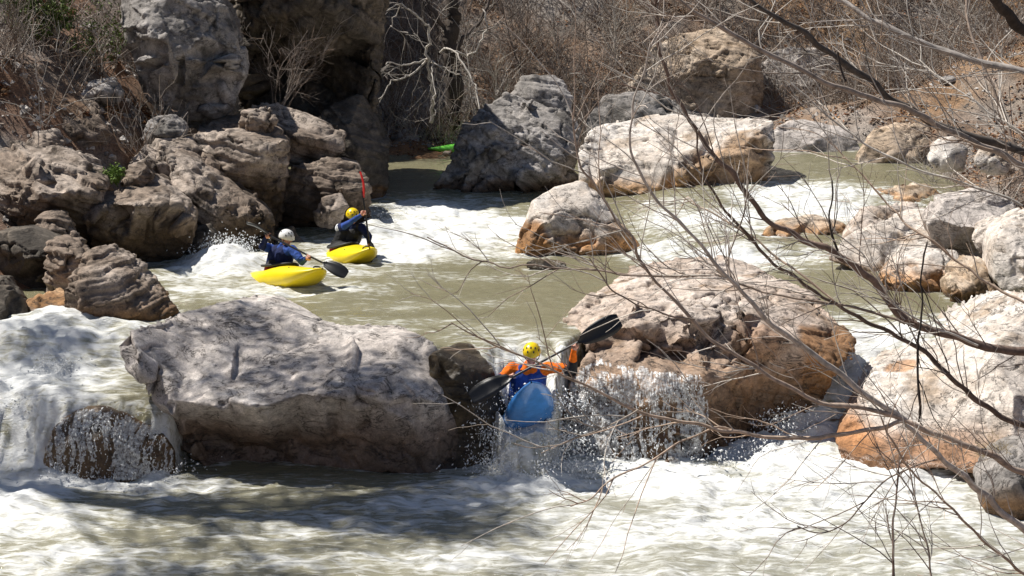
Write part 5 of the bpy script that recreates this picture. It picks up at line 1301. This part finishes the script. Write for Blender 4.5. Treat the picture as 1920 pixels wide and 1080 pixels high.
def veil(name, label, seed_rock, boxes, n, seed, out=.03):
    rs = np.random.default_rng(seed)
    V, Q = ROCKS[seed_rock]
    bv = BVHTree.FromPolygons([Vector(v) for v in V], [tuple(int(k) for k in q) for q in Q])
    pos = []
    for (x0, x1, z0, z1, k) in boxes:
        for _ in range(int(n * k)):
            x = rs.uniform(x0, x1); zt = z1 - (z1 - z0) * rs.random()
            dn = vn(np.array([[x * 4.5, zt * .7, 3.3]]))[0] + .5 * vn(np.array([[x * 12, zt * 2.0, 8.1]]))[0]
            dn += .6 * vn(np.array([[x * 30, zt * 14.0, 1.7]]))[0]
            ed_ = min((x - x0) / .25, (x1 - x) / .25, 1)
            if dn < rs.uniform(-.45, .6) + (1 - ed_) * .9: continue
            hit = bv.ray_cast(Vector((x, 15, zt)), Vector((0, 1, 0)))
            if hit[0] is None: continue
            pos.append((x, hit[0].y - out - .06 * rs.random() ** 2, zt))
    pos = np.array(pos); m = len(pos)
    vel = np.tile(np.array([0, -.15, -1.0]), (m, 1)) + rs.normal(size=(m, 3)) * .35
    drops(name, label, pos, vel, rs.uniform(.003, .0085, m), rs.uniform(1.0, 3.0, m), seed)
X = lambda px, Y: P(px, 700, Y=Y)[0]
def lace(name, label, seed_rock, x0, x1, z0, z1, seed, dens=.0, out=.022, step=.0095):
    """water running down a rock: a torn, streaky sheet a finger's width off the stone"""
    V, Q = ROCKS[seed_rock]
    bv = BVHTree.FromPolygons([Vector(v) for v in V], [tuple(int(k) for k in q) for q in Q])
    xs = np.arange(x0, x1, step); zs = np.arange(z0, z1, step * 1.15)
    X_, Z_ = np.meshgrid(xs, zs)
    Yh = np.full(X_.shape, np.nan)
    for a in range(0, X_.shape[0], 2):
        for b in range(0, X_.shape[1], 2):
            h = bv.ray_cast(Vector((X_[a, b], 15, Z_[a, b])), Vector((0, 1, 0)))
            if h[0] is not None: Yh[a:a + 2, b:b + 2] = h[0].y
    x = X_.ravel(); z = Z_.ravel(); y = Yh.ravel()
    wx = x + .05 * vn(np.stack([x * 3, z * 3, x * 0 + seed], -1))
    p = np.stack([wx, z, x * 0 + seed], -1)
    big = vn(p * np.array([2.6, .9, 1])); st = fbm(p * np.array([22, 3.0, 1]), 4, .6); fine = fbm(p * np.array([60, 15, 1]), 3, .7)
    k = .55 * big + .85 * st + .75 * fine + dens
    ed = np.minimum.reduce([(x - x0) / .18, (x1 - x) / .18, (z1 - z) / .06, np.ones_like(x)])
    k -= (1 - np.clip(ed, 0, 1)) * .8
    V2 = np.stack([x, y - out - .03 * np.clip(k, 0, .6) - .02 * fine, z], -1)
    i = np.arange(len(x)).reshape(X_.shape)
    F = np.stack([i[:-1, :-1], i[:-1, 1:], i[1:, 1:], i[1:, :-1]], -1).reshape(-1, 4)
    yq = y[F]
    ok = ((k[F] > 0).sum(1) >= 3) & ~np.isnan(yq).any(1) & ((np.nanmax(yq, 1) - np.nanmin(yq, 1)) < .25)
    F = F[ok]; used = np.unique(F); mp = np.full(len(x), -1); mp[used] = np.arange(len(used))
    me = mesh_np(name, V2[used], mp[F])
    tag(link(name, me, M_FILM), label, 'water', kind='stuff')
lace('falling_water', 'broken white veil of water falling down the front of the pink brown rock', 3, X(1052, 22), X(1335, 22), -1.36, -.20, 3.7, .26)
lace('falling_water', 'broken white veil of water over the drowned brown rock on the left', 9, X(58, 21.3), X(330, 21.3), -1.36, -.52, 8.2, .30)
veil('spray', 'loose drops flung off the pink brown rock', 3, [(X(1060, 22), X(1340, 22), -1.32, -.30, 1.0)], 1800, 21, .05)
veil('spray', 'loose drops flung off the drowned brown rock', 9, [(X(60, 21.3), X(330, 21.3), -1.3, -.5, 1)], 900, 22, .05)
veil('spray', 'thin specks of water running down the dark wet rock left of the blue kayak', 2, [(X(870, 21.8), X(950, 21.8), -1.3, -.2, 1)], 900, 23)
